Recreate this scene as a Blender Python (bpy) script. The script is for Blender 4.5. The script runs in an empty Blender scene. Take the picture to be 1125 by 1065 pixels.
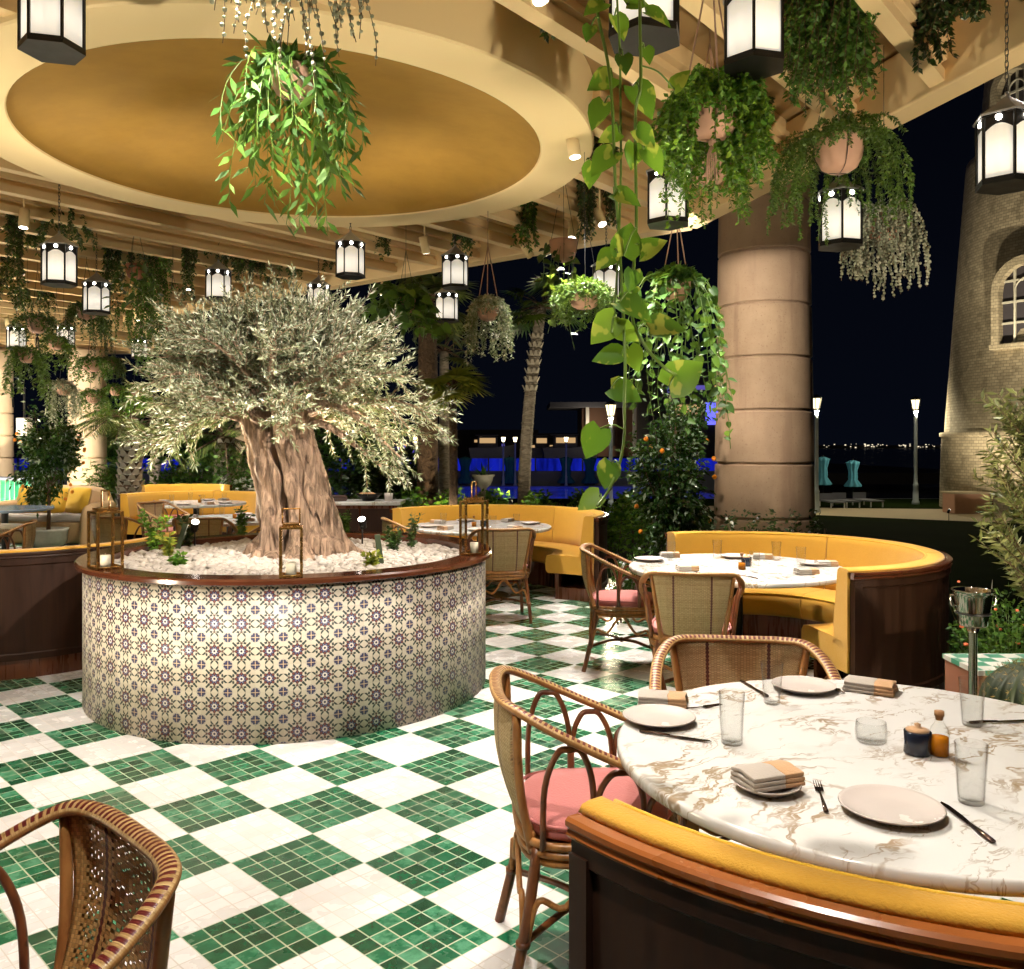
import bpy, math, random
from mathutils import Vector as V, Matrix, geometry
random.seed(7)
R = random.Random(11)
PI = math.pi
scene = bpy.context.scene
COL = scene.collection
F, CX, HY, CH = 970.0, 562.5, 490.0, 1.6          # focal length in px, centre column, horizon row, eye height

def P(px, py, Y):
    return V(((px-CX)/F*Y, Y, CH-(py-HY)/F*Y))
def G(px, py, z=0.0):
    Y = (CH-z)*F/(py-HY)
    return V(((px-CX)/F*Y, Y, z))

# ---------------------------------------------------------------- objects
def thing(name, label, cat, loc=(0, 0, 0), rz=0.0, group=None):
    o = bpy.data.objects.new(name, None)
    o.empty_display_size = 0.1
    COL.objects.link(o)
    o.location = loc
    o.rotation_euler = (0, 0, rz)
    tag(o, label, cat, group)
    return o
def tag(o, label=None, cat=None, group=None, kind=None):
    if label: o['label'] = label
    if cat: o['category'] = cat
    if group: o['group'] = group
    if kind: o['kind'] = kind
    return o
def children(o):
    return [c for c in COL.objects if c.parent == o]
def copy_tree(o, parent=None):
    c = o.copy()
    COL.objects.link(c)
    if parent is not None: c.parent = parent
    for ch in children(o):
        copy_tree(ch, c)
    return c

class MB:
    def __init__(s):
        s.v = []; s.f = []; s.uv = []; s.sm = []; s.auto = False
    def add(s, vs, fs, uvs=None, smooth=True):
        b = len(s.v)
        s.v.extend([tuple(p) for p in vs])
        for i, f in enumerate(fs):
            s.f.append(tuple(b+k for k in f))
            s.sm.append(smooth)
            s.uv.append(uvs[i] if uvs else None)
        return s
    def build(s, name, mat, parent=None, loc=None, bevel=0, subd=0, rot=None):
        me = bpy.data.meshes.new(name)
        me.from_pydata(s.v, [], s.f)
        if any(u is not None for u in s.uv):
            lay = me.uv_layers.new(name='UVMap')
            arr = []
            for f, u in zip(s.f, s.uv):
                if u is None:
                    arr.extend([0.0]*(2*len(f)))
                else:
                    for a in u: arr.extend(a)
            lay.data.foreach_set('uv', arr)
        me.polygons.foreach_set('use_smooth', s.sm)
        me.materials.append(mat)
        me.update()
        if s.auto: me.set_sharp_from_angle(angle=.45)
        o = bpy.data.objects.new(name, me)
        COL.objects.link(o)
        if parent is not None: o.parent = parent
        if loc is not None: o.location = loc
        if rot is not None: o.rotation_euler = rot
        if bevel:
            md = o.modifiers.new('bevel', 'BEVEL'); md.width = bevel; md.segments = 2; md.limit_method = 'ANGLE'
            md.angle_limit = 0.7
        if subd:
            md = o.modifiers.new('subd', 'SUBSURF'); md.levels = subd; md.render_levels = subd
        return o
    # -------- shapes
    def box(s, c, size, rz=0.0, tilt=None):
        x, y, z = [k/2 for k in size]
        m = Matrix.Rotation(rz, 3, 'Z')
        if tilt is not None: m = m @ tilt
        c = V(c)
        vs = [c + m @ V((a*x, b*y, d*z)) for a in (-1, 1) for b in (-1, 1) for d in (-1, 1)]
        fs = [(0, 1, 3, 2), (4, 6, 7, 5), (0, 4, 5, 1), (2, 3, 7, 6), (0, 2, 6, 4), (1, 5, 7, 3)]
        return s.add(vs, fs, smooth=False)
    def bar(s, p, q, w, h):
        """box beam from p to q, width w (level), height h"""
        p, q = V(p), V(q)
        d = (q-p).normalized()
        up = V((0, 0, 1)) if abs(d.z) < .95 else V((1, 0, 0))
        sd = d.cross(up).normalized()
        up = sd.cross(d)
        vs = []
        for e in (p, q):
            for a, b in ((-1, -1), (1, -1), (1, 1), (-1, 1)):
                vs.append(e + sd*(a*w/2) + up*(b*h/2))
        fs = [(0, 1, 2, 3), (7, 6, 5, 4), (0, 4, 5, 1), (1, 5, 6, 2), (2, 6, 7, 3), (3, 7, 4, 0)]
        return s.add(vs, fs, smooth=False)
    def tube(s, pts, r, n=8, closed=False, flat=1.0, ref=None, uv=False):
        pts = [V(p) for p in pts]
        N = len(pts)
        rr = r if isinstance(r, (list, tuple)) else [r]*N
        tans = []
        for i in range(N):
            a = pts[(i-1) % N] if (closed or i > 0) else pts[i]
            b = pts[(i+1) % N] if (closed or i < N-1) else pts[i]
            t = (b-a)
            tans.append(t.normalized() if t.length > 1e-9 else V((0, 0, 1)))
        n0 = ref if ref is not None else (V((0, 0, 1)) if abs(tans[0].z) < .9 else V((1, 0, 0)))
        vs = []; ln = [0.0]
        for i in range(N):
            if i: ln.append(ln[-1]+(pts[i]-pts[i-1]).length)
            t = tans[i]
            base = ref if ref is not None else n0
            u = base - t*base.dot(t)
            if u.length < 1e-6: u = t.orthogonal()
            u.normalize(); n0 = u
            w = t.cross(u)
            for k in range(n):
                a = 2*PI*k/n
                vs.append(pts[i] + (w*math.cos(a) + u*(math.sin(a)*flat))*rr[i])
        fs = []; us = []
        M = N if closed else N-1
        tot = ln[-1]
        for i in range(M):
            j = (i+1) % N
            l0 = ln[i]; l1 = ln[j] if j else tot+(pts[0]-pts[-1]).length
            for k in range(n):
                k2 = (k+1) % n
                fs.append((i*n+k, i*n+k2, j*n+k2, j*n+k))
                us.append([(l0, k/n), (l0, (k+1)/n), (l1, (k+1)/n), (l1, k/n)])
        if not closed:
            fs.append(tuple(range(n-1, -1, -1))); us.append([(0, 0)]*n)
            fs.append(tuple((N-1)*n+k for k in range(n))); us.append([(0, 0)]*n)
        return s.add(vs, fs, us if uv else None)
    def lathe(s, prof, n=32, a0=0.0, a1=2*PI, c=(0, 0, 0), smooth=True, cap=False, squash=None):
        full = abs(a1-a0-2*PI) < 1e-6
        if not smooth: s.auto = True; smooth = True
        m = n if full else n+1
        cx, cy, cz = c
        vs = []
        for i in range(m):
            a = a0+(a1-a0)*i/n
            ca, sa = math.cos(a), math.sin(a)
            for r, z in prof:
                vs.append((cx+r*ca, cy+r*sa, cz+z))
        k = len(prof); fs = []
        for i in range(n):
            j = (i+1) % m if full else i+1
            for q in range(k-1):
                if prof[q][0] < 1e-7 and prof[q+1][0] < 1e-7: continue
                fs.append((i*k+q, j*k+q, j*k+q+1, i*k+q+1))
        s.add(vs, fs, smooth=smooth)
        if cap and not full:
            s.add([vs[q] for q in range(k)], [tuple(range(k))], smooth=False)
            s.add([vs[n*k+q] for q in range(k)], [tuple(range(k-1, -1, -1))], smooth=False)
        return s
    def ball(s, c, r, n=8, m=6, sq=(1, 1, 1)):
        vs = [(c[0], c[1], c[2]+r*sq[2])]
        for i in range(1, m):
            t = PI*i/m
            for k in range(n):
                a = 2*PI*k/n
                vs.append((c[0]+r*sq[0]*math.sin(t)*math.cos(a), c[1]+r*sq[1]*math.sin(t)*math.sin(a), c[2]+r*sq[2]*math.cos(t)))
        vs.append((c[0], c[1], c[2]-r*sq[2]))
        fs = [(0, 1+k, 1+(k+1) % n) for k in range(n)]
        for i in range(m-2):
            for k in range(n):
                a = 1+i*n+k; b = 1+i*n+(k+1) % n
                fs.append((a, a+n, b+n, b))
        e = len(vs)-1
        fs += [(e, e-n+(k+1) % n, e-n+k) for k in range(n)]
        return s.add(vs, fs)
    def leaf(s, p, d, L, W, nrm=None, droop=0.0):
        d = d.normalized()
        n = nrm if nrm is not None else V((R.gauss(0, 1), R.gauss(0, 1), R.gauss(0, 1)))
        sd = d.cross(n)
        if sd.length < 1e-5: sd = d.orthogonal()
        sd = sd.normalized()*(W*.5)
        m = p+d*(L*.45)
        t = p+d*L
        if droop: t = t-V((0, 0, droop*L)); m = m-V((0, 0, droop*L*.15))
        return s.add([p, m+sd, t, m-sd], [(0, 1, 2, 3)], smooth=False)
    def bigleaf(s, p, d, nrm, L, W, heart=.12, fold=.15, curl=.15):
        """heart shaped leaf with a folded midrib, 2 rows x 6"""
        d = d.normalized(); sd = d.cross(nrm).normalized(); n = sd.cross(d).normalized()
        prof = [(-heart, .30), (0.08, .46), (.30, .50), (.55, .40), (.78, .22), (1.0, 0.0)]
        vs = []
        for t, w in prof:
            c = p + d*(max(t, 0.0)*L) - n*(curl*L*t*t)
            e = p + d*(t*L) - n*(curl*L*t*t)
            vs += [e + sd*(w*W) + n*(fold*W*w*2), c, e - sd*(w*W) + n*(fold*W*w*2)]
        fs = []
        for i in range(len(prof)-1):
            b = 3*i
            fs += [(b, b+1, b+4, b+3), (b+1, b+2, b+5, b+4)]
        return s.add(vs, fs)

def spline(pts, n=8, closed=False):
    pts = [V(p) for p in pts]; N = len(pts); out = []
    rng = range(N) if closed else range(N-1)
    for i in rng:
        p1 = pts[i]; p2 = pts[(i+1) % N]
        p0 = pts[i-1] if (closed or i > 0) else p1*2-p2
        p3 = pts[(i+2) % N] if (closed or i < N-2) else p2*2-p1
        for k in range(n):
            t = k/n
            out.append(.5*((2*p1)+(p2-p0)*t+(2*p0-5*p1+4*p2-p3)*t*t+(3*p1-p0-3*p2+p3)*t**3))
    if not closed: out.append(pts[-1])
    return out
def circle_pts(r, z, n=32, c=(0, 0)):
    return [V((c[0]+r*math.cos(2*PI*k/n), c[1]+r*math.sin(2*PI*k/n), z)) for k in range(n)]

# ---------------------------------------------------------------- shader graph helper
class X:
    def __init__(s, g, k): s.g = g; s.k = k
    def __add__(s, o): return s.g.m('ADD', s, o)
    __radd__ = __add__
    def __sub__(s, o): return s.g.m('SUBTRACT', s, o)
    def __rsub__(s, o): return s.g.m('SUBTRACT', o, s)
    def __mul__(s, o): return s.g.m('MULTIPLY', s, o)
    __rmul__ = __mul__
    def __truediv__(s, o): return s.g.m('DIVIDE', s, o)
class Gr:
    def __init__(s, name):
        s.mat = bpy.data.materials.new(name); s.mat.use_nodes = True
        s.nt = s.mat.node_tree; s.nt.nodes.clear()
        s.out = s.nt.nodes.new('ShaderNodeOutputMaterial')
    def new(s, t): return s.nt.nodes.new(t)
    def put(s, sock, v):
        if isinstance(v, X): s.nt.links.new(v.k, sock)
        elif isinstance(v, bpy.types.NodeSocket): s.nt.links.new(v, sock)
        elif isinstance(v, (tuple, list)):
            v = tuple(v)
            if sock.type == 'RGBA' and len(v) == 3: v = v+(1.0,)
            sock.default_value = v
        else: sock.default_value = v
    def m(s, op, *a):
        n = s.new('ShaderNodeMath'); n.operation = op
        for i, v in enumerate(a): s.put(n.inputs[i], v)
        return X(s, n.outputs[0])
    def coord(s, kind='Object'):
        n = s.new('ShaderNodeTexCoord'); return X(s, n.outputs[kind])
    def pos(s):
        n = s.new('ShaderNodeNewGeometry'); return X(s, n.outputs['Position'])
    def island(s):
        n = s.new('ShaderNodeNewGeometry'); return X(s, n.outputs['Random Per Island'])
    def objrand(s):
        n = s.new('ShaderNodeObjectInfo'); return X(s, n.outputs['Random'])
    def sep(s, v):
        n = s.new('ShaderNodeSeparateXYZ'); s.put(n.inputs[0], v)
        return [X(s, n.outputs[i]) for i in range(3)]
    def comb(s, x=0.0, y=0.0, z=0.0):
        n = s.new('ShaderNodeCombineXYZ')
        for i, v in enumerate((x, y, z)): s.put(n.inputs[i], v)
        return X(s, n.outputs[0])
    def scale(s, v, sc):
        n = s.new('ShaderNodeMapping'); s.put(n.inputs['Vector'], v); n.inputs['Scale'].default_value = sc
        return X(s, n.outputs[0])
    def noise(s, v, sc, det=3.0, rough=.55, dist=0.0, out=0):
        n = s.new('ShaderNodeTexNoise'); s.put(n.inputs['Vector'], v)
        n.inputs['Scale'].default_value = sc; n.inputs['Detail'].default_value = det
        n.inputs['Roughness'].default_value = rough; n.inputs['Distortion'].default_value = dist
        return X(s, n.outputs[out])
    def vor(s, v, sc, feat='F1', out='Distance'):
        n = s.new('ShaderNodeTexVoronoi'); n.feature = feat; s.put(n.inputs['Vector'], v)
        n.inputs['Scale'].default_value = sc
        return X(s, n.outputs[out])
    def white(s, v):
        n = s.new('ShaderNodeTexWhiteNoise'); n.noise_dimensions = '3D'; s.put(n.inputs['Vector'], v)
        return X(s, n.outputs['Value'])
    def rng(s, v, a, b, c=0.0, d=1.0, smooth=True):
        n = s.new('ShaderNodeMapRange'); n.interpolation_type = 'SMOOTHSTEP' if smooth else 'LINEAR'
        s.put(n.inputs[0], v)
        for i, q in enumerate((a, b, c, d)): s.put(n.inputs[1+i], q)
        return X(s, n.outputs[0])
    def mix(s, f, a, b):
        n = s.new('ShaderNodeMix'); n.data_type = 'RGBA'
        s.put(n.inputs[0], f); s.put(n.inputs[6], a); s.put(n.inputs[7], b)
        return X(s, n.outputs[2])
    def ramp(s, f, stops):
        n = s.new('ShaderNodeValToRGB'); cr = n.color_ramp
        while len(cr.elements) > 1: cr.elements.remove(cr.elements[-1])
        cr.elements[0].position = stops[0][0]; cr.elements[0].color = tuple(stops[0][1])+(1,)
        for p, c in stops[1:]:
            e = cr.elements.new(p); e.color = tuple(c)+(1,)
        s.put(n.inputs[0], f)
        return X(s, n.outputs[0])
    def bump(s, h, strength=.3, dist=.01):
        n = s.new('ShaderNodeBump'); s.put(n.inputs['Height'], h)
        n.inputs['Strength'].default_value = strength; n.inputs['Distance'].default_value = dist
        return X(s, n.outputs[0])
    def bsdf(s, color=(.5, .5, .5), rough=.5, metal=0.0, normal=None, alpha=None, spec=None, coat=None, emit=None, estr=None, trans=None, sheen=None):
        n = s.new('ShaderNodeBsdfPrincipled'); I = n.inputs
        s.put(I['Base Color'], color); s.put(I['Roughness'], rough); s.put(I['Metallic'], metal)
        if normal is not None: s.put(I['Normal'], normal)
        if alpha is not None: s.put(I['Alpha'], alpha)
        if spec is not None: s.put(I['Specular IOR Level'], spec)
        if coat is not None: s.put(I['Coat Weight'], coat); I['Coat Roughness'].default_value = .12
        if emit is not None: s.put(I['Emission Color'], emit); s.put(I['Emission Strength'], estr)
        if trans is not None: s.put(I['Transmission Weight'], trans)
        if sheen is not None: s.put(I['Sheen Weight'], sheen)
        return n.outputs[0]
    def end(s, sh):
        s.nt.links.new(sh, s.out.inputs[0]); return s.mat
    def mixsh(s, f, a, b):
        n = s.new('ShaderNodeMixShader'); s.put(n.inputs[0], f)
        s.nt.links.new(a, n.inputs[1]); s.nt.links.new(b, n.inputs[2]); return n.outputs[0]
# ================================================================ materials
M = {}
def simple(name, col, rough=.5, metal=0.0, var=.12, sc=8.0, bump=0.0, spec=None, coat=None, bsc=None):
    g = Gr(name); c = g.coord()
    nz = g.noise(c, sc, 4)
    a = tuple(max(0, k*(1-var)) for k in col); b = tuple(min(1, k*(1+var)) for k in col)
    colr = g.mix(nz, a, b)
    nm = g.bump(g.noise(c, bsc or sc*6, 3), bump, .004) if bump else None
    M[name] = g.end(g.bsdf(colr, g.rng(nz, .2, .8, rough*.85, min(1, rough*1.15)), metal, nm, spec=spec, coat=coat))
    return M[name]

def mat_floor():
    g = Gr('checker_tile_floor'); x, y, z = g.sep(g.pos())
    s = .3618; a0, b0 = 1.813, 2.976
    a = ((x+y)*.70711-a0)/s+.5
    b = ((y-x)*.70711-b0)/s+.5
    fa, fb = g.m('FLOOR', a), g.m('FLOOR', b)
    par = g.m('PINGPONG', fa+fb, 1.0)                 # 0 = green
    ta, tb = a*5.0, b*5.0
    ia, ib = g.m('FLOOR', ta), g.m('FLOOR', tb)
    ra, rb = g.m('ABSOLUTE', g.m('FRACT', ta)-.5), g.m('ABSOLUTE', g.m('FRACT', tb)-.5)
    edge = g.m('MAXIMUM', ra, rb)
    grout = g.rng(edge, .452, .480)
    w1 = g.white(g.comb(ia, ib, 3.0)); w2 = g.white(g.comb(ia, ib, 9.0))
    pv = g.comb(x, y, w1*7.0)
    cloud = g.noise(pv, 26, 4, .6)
    gv = g.m('ADD', w1*.75, g.rng(cloud, .3, .7)*.30+.06)
    green = g.ramp(gv, [(0, (.003, .022, .010)), (.4, (.006, .072, .030)), (.75, (.011, .125, .054)), (1.0, (.075, .27, .15))])
    wv = g.m('ADD', w2*.6, cloud*.5)
    white = g.ramp(wv, [(0, (.64, .60, .57)), (.5, (.74, .71, .69)), (1, (.80, .78, .77))])
    wgrout = g.mix(.68, white, (.50, .43, .36))
    whitec = g.mix(grout, white, wgrout)
    greenc = g.mix(grout, green, (.40, .44, .30))
    col = g.mix(par, greenc, whitec)
    grime = g.noise(g.pos(), .9, 5, .65)
    col = g.mix(g.rng(grime, .48, .75)*.14, col, (.32, .26, .2))
    h = (1.0-grout)+g.noise(g.pos(), 14, 2)*.25+g.white(g.comb(ib, ia, 4.0))*.2
    nm = g.bump(h, .22, .003)
    rough = g.m('ADD', g.rng(g.noise(g.pos(), 5, 4), .3, .7, .17, .34), grout*.4)
    M['floor'] = g.end(g.bsdf(col, rough, 0, nm))
mat_floor()

def mat_planter(Rp, cell):
    g = Gr('patterned_planter_tile'); x, y, z = g.sep(g.coord())
    n = round(2*PI*Rp/cell)
    u = g.m('ARCTAN2', y, x)*(n/(2*PI))+.25
    v = z/cell+.08
    fu, fv = g.m('FRACT', u)-.5, g.m('FRACT', v)-.5
    r = g.m('SQRT', fu*fu+fv*fv); th = g.m('ARCTAN2', fv, fu)
    c8 = g.m('COSINE', th*8.0); c4 = g.m('COSINE', th*4.0)
    au, av = g.m('ABSOLUTE', fu), g.m('ABSOLUTE', fv)
    def band(val, lo, hi, e=.012):
        return g.rng(val, lo-e, lo+e)*g.rng(val, hi-e, hi+e, 1.0, 0.0)
    tone = g.white(g.comb(g.m('FLOOR', u), g.m('FLOOR', v), 1.0))
    cream = g.mix(tone, (.52, .455, .35), (.62, .555, .445))
    cream = g.mix(g.noise(g.coord(), 30, 3)*.35, cream, (.50, .42, .31))
    # petals
    pet = g.rng(r-c8*.032, .218, .236, 1.0, 0.0)
    col = g.mix(pet, cream, (.016, .014, .042))
    ring = band(r, .105, .14)
    col = g.mix(ring*g.rng(c8, -.2, .3, 1.0, .0), col, (.20, .20, .36))
    tip = band(r, .15, .235)*g.rng(c8, .1, .5)
    col = g.mix(tip, col, (.16, .035, .018))
    col = g.mix(g.rng(r, .085, .1, 1.0, 0.0), col, (.66, .61, .54))
    col = g.mix(g.rng(r, .036, .05, 1.0, 0.0), col, (.012, .012, .04))
    # leaf chevrons: four dark sprays on the diagonals and tendrils
    c8b = g.m('COSINE', th*8.0)
    dash = band(r+c4*.010, .285, .362, .012)*g.rng(c8b, -.50, -.15, 1.0, 0.0)
    dash2 = band(r, .262, .335, .012)*g.rng(c8b, .2, .5)
    dg = g.m('ABSOLUTE', au-av)
    spur = g.rng(dg, .040, .056, 1.0, 0.0)*band(r, .30, .46)
    mn, mx_ = g.m('MINIMUM', au, av), g.m('MAXIMUM', au, av)
    horn = g.rng(g.m('ABSOLUTE', mn-(mx_-.30)*.85-.02), .034, .050, 1.0, 0.0)*g.rng(mx_, .33, .35)*g.rng(mn, .14, .16, 1.0, 0.0)
    leaf = g.m('MAXIMUM', g.m('MAXIMUM', dash, dash2), g.m('MAXIMUM', spur, horn))
    col = g.mix(leaf, col, (.010, .022, .018))
    # little dots on the axes
    dot = g.rng(g.m('ABSOLUTE', r-.31)+g.m('MINIMUM', au, av)*1.0, .02, .035, 1.0, 0.0)
    col = g.mix(dot, col, (.18, .05, .02))
    # corner rosette (shared by four tiles)
    cu, cv = .5-au, .5-av
    rc = g.m('SQRT', cu*cu+cv*cv); tc = g.m('ARCTAN2', cv, cu)
    cc = g.m('COSINE', tc*8.0)
    ros = g.rng(rc+cc*.014, .15, .172, 1.0, 0.0)
    col = g.mix(ros, col, (.022, .024, .075))
    col = g.mix(ros*g.rng(g.m('MINIMUM', cu, cv), .012, .02, 1.0, 0.0)*g.rng(rc, .1, .12, 1.0, 0.0), col, (.55, .33, .14))
    col = g.mix(band(rc, .175, .19)*g.rng(cc, -.1, .5), col, (.10, .11, .2))
    joint = g.rng(g.m('MINIMUM', cu, cv), .004, .012, 1.0, 0.0)
    col = g.mix(joint*.8, col, (.50, .44, .34))
    nm = g.bump(1.0-joint+g.noise(g.coord(), 18, 2)*.3, .25, .002)
    M['planter_tile'] = g.end(g.bsdf(col, g.rng(g.noise(g.coord(), 12, 3), .3, .7, .38, .55), 0, nm))
mat_planter(1.30, .147)

def mat_wood(name, dark, light, rough, sc=1.0, coat=None, axis=2, spec=None):
    g = Gr(name); c = g.coord()
    st = [14*sc, 14*sc, 14*sc]; st[axis] = 1.1*sc
    s1 = g.noise(g.scale(c, tuple(st)), 1.6, 6, .62, .6)
    s2 = g.noise(c, 2.3, 3)
    f = g.m('ADD', g.rng(s1, .3, .72)*.8, s2*.25)
    col = g.mix(f, dark, light)
    nm = g.bump(s1, .08, .003)
    M[name] = g.end(g.bsdf(col, g.rng(s1, .3, .7, rough*.8, rough*1.3), 0, nm, coat=coat, spec=spec))
mat_wood('wood_dark', (.017, .0064, .0036), (.036, .0138, .0064), .45, spec=.22)
mat_wood('wood_red', (.055, .014, .005), (.13, .036, .011), .28, coat=.25)
simple('wood_rim', (.075, .020, .008), .2, var=.45, sc=5, coat=.5)
simple('wood_trim', (.34, .10, .020), .28, var=.22, sc=4, coat=.4)

def mat_fabric(name, col, var=.16, rough=.85, weave=1500.0):
    g = Gr(name); c = g.coord()
    x, y, z = g.sep(c)
    n1 = g.noise(c, 3.5, 4); n2 = g.noise(c, 160, 2)
    f = g.m('ADD', n1*.6, n2*.4)
    colr = g.mix(f, tuple(k*(1-var) for k in col), tuple(min(1, k*(1+var)) for k in col))
    h = g.m('SINE', x*weave)*g.m('SINE', y*weave)+g.m('SINE', z*weave)*.6
    nm = g.bump(n1*4.0+n2*1.2, .3, .006)
    M[name] = g.end(g.bsdf(colr, rough, 0, nm, sheen=.25, spec=.3))
mat_fabric('fabric_yellow', (.64, .335, .035))
mat_fabric('fabric_pillow', (.74, .43, .035))
mat_fabric('fabric_pink', (.50, .165, .155))
mat_fabric('linen_tan', (.60, .36, .19), .10)
mat_fabric('linen_grey', (.50, .44, .38), .10)
mat_fabric('macrame', (.40, .24, .17), .2)

def mat_marble():
    g = Gr('veined_marble'); c = g.coord()
    x, y, z = g.sep(c)
    wv = g.noise(c, 2.1, 5, .62, 0, 1)
    wx, wy, wz = g.sep(wv)
    p = g.comb(x+(wx-.5)*.42, y+(wy-.5)*.42, z)
    px, py, pz = g.sep(p)
    d = px*.62-py*.78
    v1 = g.m('ABSOLUTE', g.noise(g.comb(d*4.4, (px+py)*.9, 0.0), 1.5, 5, .55)-.5)
    v2 = g.m('ABSOLUTE', g.noise(g.comb(d*9.0, (px+py)*1.7, 4.0), 1.3, 5, .6)-.5)
    patch = g.rng(g.noise(c, 3.4, 3), .40, .60)
    vein1 = g.rng(v1, .001, .026, 1.0, 0.0)*patch
    vein2 = g.rng(v2, .0, .022, 1.0, 0.0)*g.rng(g.noise(c, 5.2, 3), .44, .62)
    cloud = g.rng(g.noise(p, 3.0, 5), .5, .8)
    base = g.mix(cloud*.5, (.82, .80, .765), (.62, .575, .52))
    vc = g.mix(g.noise(c, 6, 2), (.36, .21, .07), (.36, .28, .20))
    col = g.mix(vein1*.9, base, vc)
    col = g.mix(vein2*.7, col, (.34, .24, .14))
    M['marble'] = g.end(g.bsdf(col, g.rng(g.noise(c, 9, 3), .3, .7, .10, .2), 0))
mat_marble()

def mat_rattan(name, dark, light):
    g = Gr(name); c = g.coord()
    f = g.noise(g.scale(c, (30, 30, 9)), 1.0, 4)
    node = g.rng(g.noise(c, 22, 2), .62, .72)
    col = g.mix(g.rng(f, .3, .7), dark, light)
    col = g.mix(node*.6, col, tuple(k*.35 for k in dark))
    M[name] = g.end(g.bsdf(col, .34, 0, g.bump(f, .2, .003)))
mat_rattan('rattan_honey', (.26, .105, .028), (.47, .22, .065))
mat_rattan('rattan_brown', (.085, .026, .010), (.22, .078, .026))

def mat_wrap():
    g = Gr('wrapped_rattan_rail'); uv = g.coord('UV'); u, v, _ = g.sep(uv)
    t = u/.0165
    fr = g.m('ABSOLUTE', g.m('FRACT', t)-.5)
    v4 = g.m('ABSOLUTE', g.m('FRACT', v-.25+.5)-.5)          # distance from the top line
    dash = g.rng(fr, .24, .29, 1.0, 0.0)*g.rng(v4, .12, .14, 1.0, 0.0)
    v5 = .5-v4
    dash2 = dash
    lines = g.m('FRACT', u/.0042)
    strand = g.mix(g.white(g.comb(g.m('FLOOR', u/.0042), 0.0, 0.0)), (.42, .24, .085), (.66, .45, .20))
    edge = g.rng(v4, .17, .21)
    col = g.mix(edge*.85, strand, (.34, .145, .04))
    col = g.mix(dash2, col, (.13, .012, .012))
    h = g.m('ABSOLUTE', lines-.5)
    M['wrap'] = g.end(g.bsdf(col, .38, 0, g.bump(1.0-h, .3, .002)))
mat_wrap()

def mat_weave(name, c1, c2, holes, k=1.0):
    g = Gr(name); uv = g.coord('UV'); u, v, _ = g.sep(uv)
    tu, tv = u/(.0075*k), v/(.0050*k)
    iu, iv = g.m('FLOOR', tu), g.m('FLOOR', tv)
    fu, fv = g.m('ABSOLUTE', g.m('FRACT', tu)-.5), g.m('ABSOLUTE', g.m('FRACT', tv)-.5)
    par = g.m('PINGPONG', iu+iv, 1.0)
    rnd = g.white(g.comb(iu, iv, 2.0)); rv = g.white(g.comb(0.0, iv, 5.0))
    col = g.mix(g.m('ADD', rnd*.5, rv*.5), c1, c2)
    col = g.mix(par*.35, col, tuple(k*.5 for k in c1))
    gap = g.m('MAXIMUM', g.rng(fu, .42, .48), g.rng(fv, .42, .48))
    col = g.mix(gap*.6, col, tuple(k*.22 for k in c1))
    # ribs behind the weave show as soft bands
    rib = g.m('ABSOLUTE', g.m('FRACT', u/.058)-.5)
    # two columns of red stitched diamonds
    au = g.m('ABSOLUTE', u)
    st = g.m('ABSOLUTE', au-.078)
    dm = g.m('ABSOLUTE', g.m('FRACT', v/.034)-.5)
    dia = g.rng(st+g.m('ABSOLUTE', dm-.25)*.012, .0052, .0065, 1.0, 0.0)
    col = g.mix(dia*.95, col, (.085, .008, .010))
    h = (1.0-gap)+par*.5+g.rng(rib, .3, .5)*1.2
    nm = g.bump(h, .45, .003)
    alpha = None
    if holes:
        zone = g.rng(g.m('ABSOLUTE', g.m('FRACT', v/.040)-.5), .10, .14)
        hole = g.rng(fu, .38, .44, 1.0, 0.0)*g.rng(fv, .40, .45, 1.0, 0.0)*par*zone
        keep = g.m('MINIMUM', 1.0, g.rng(st, .010, .014, 1.0, 0.0)+g.rng(g.m('ABSOLUTE', au-.105), .0, .09, 0.0, .0))
        alpha = 1.0-hole*(1.0-keep)*g.rng(au, .15, .155, 1.0, 0.0)
    M[name] = g.end(g.bsdf(col, .5, 0, nm, alpha=alpha))
mat_weave('weave', (.50, .33, .145), (.80, .62, .34), False)
mat_weave('weave_open', (.42, .22, .06), (.72, .45, .16), True, 1.7)

def mat_leaf(name, stops, rough=.38, tr=.25, spec=None):
    g = Gr(name); i = g.island()
    c = g.ramp(i, stops)
    b = g.bsdf(c, rough, spec=spec)
    t = g.new('ShaderNodeBsdfTranslucent'); g.put(t.inputs[0], g.mix(.4, c, (.25, .35, .02)))
    M[name] = g.end(g.mixsh(tr, b, t.outputs[0]))
mat_leaf('leaf_olive', [(0, (.022, .030, .012)), (.25, (.10, .115, .055)), (.6, (.30, .32, .20)), (1, (.62, .64, .50))], .42, .15)
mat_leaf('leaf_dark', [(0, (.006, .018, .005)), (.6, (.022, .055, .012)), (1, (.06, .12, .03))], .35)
mat_leaf('leaf_mid', [(0, (.014, .045, .007)), (.5, (.042, .12, .016)), (1, (.11, .22, .032))], .52, .25, .3)
mat_leaf('leaf_bright', [(0, (.03, .09, .008)), (.5, (.085, .22, .018)), (1, (.20, .33, .03))], .5, .25, .3)
mat_leaf('leaf_fern', [(0, (.02, .06, .006)), (.5, (.06, .13, .014)), (1, (.13, .22, .03))], .45)
mat_leaf('leaf_silver', [(0, (.14, .155, .10)), (.5, (.30, .31, .22)), (1, (.50, .50, .38))], .5, .15)
mat_leaf('leaf_glossy', [(0, (.008, .025, .008)), (.6, (.022, .065, .014)), (.82, (.06, .13, .03)), (1, (.42, .50, .36))], .2)  # the pale last stop paints glints onto some leaves
mat_leaf('leaf_yellow', [(0, (.10, .14, .012)), (.5, (.25, .28, .03)), (1, (.45, .42, .06))], .4)
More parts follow.
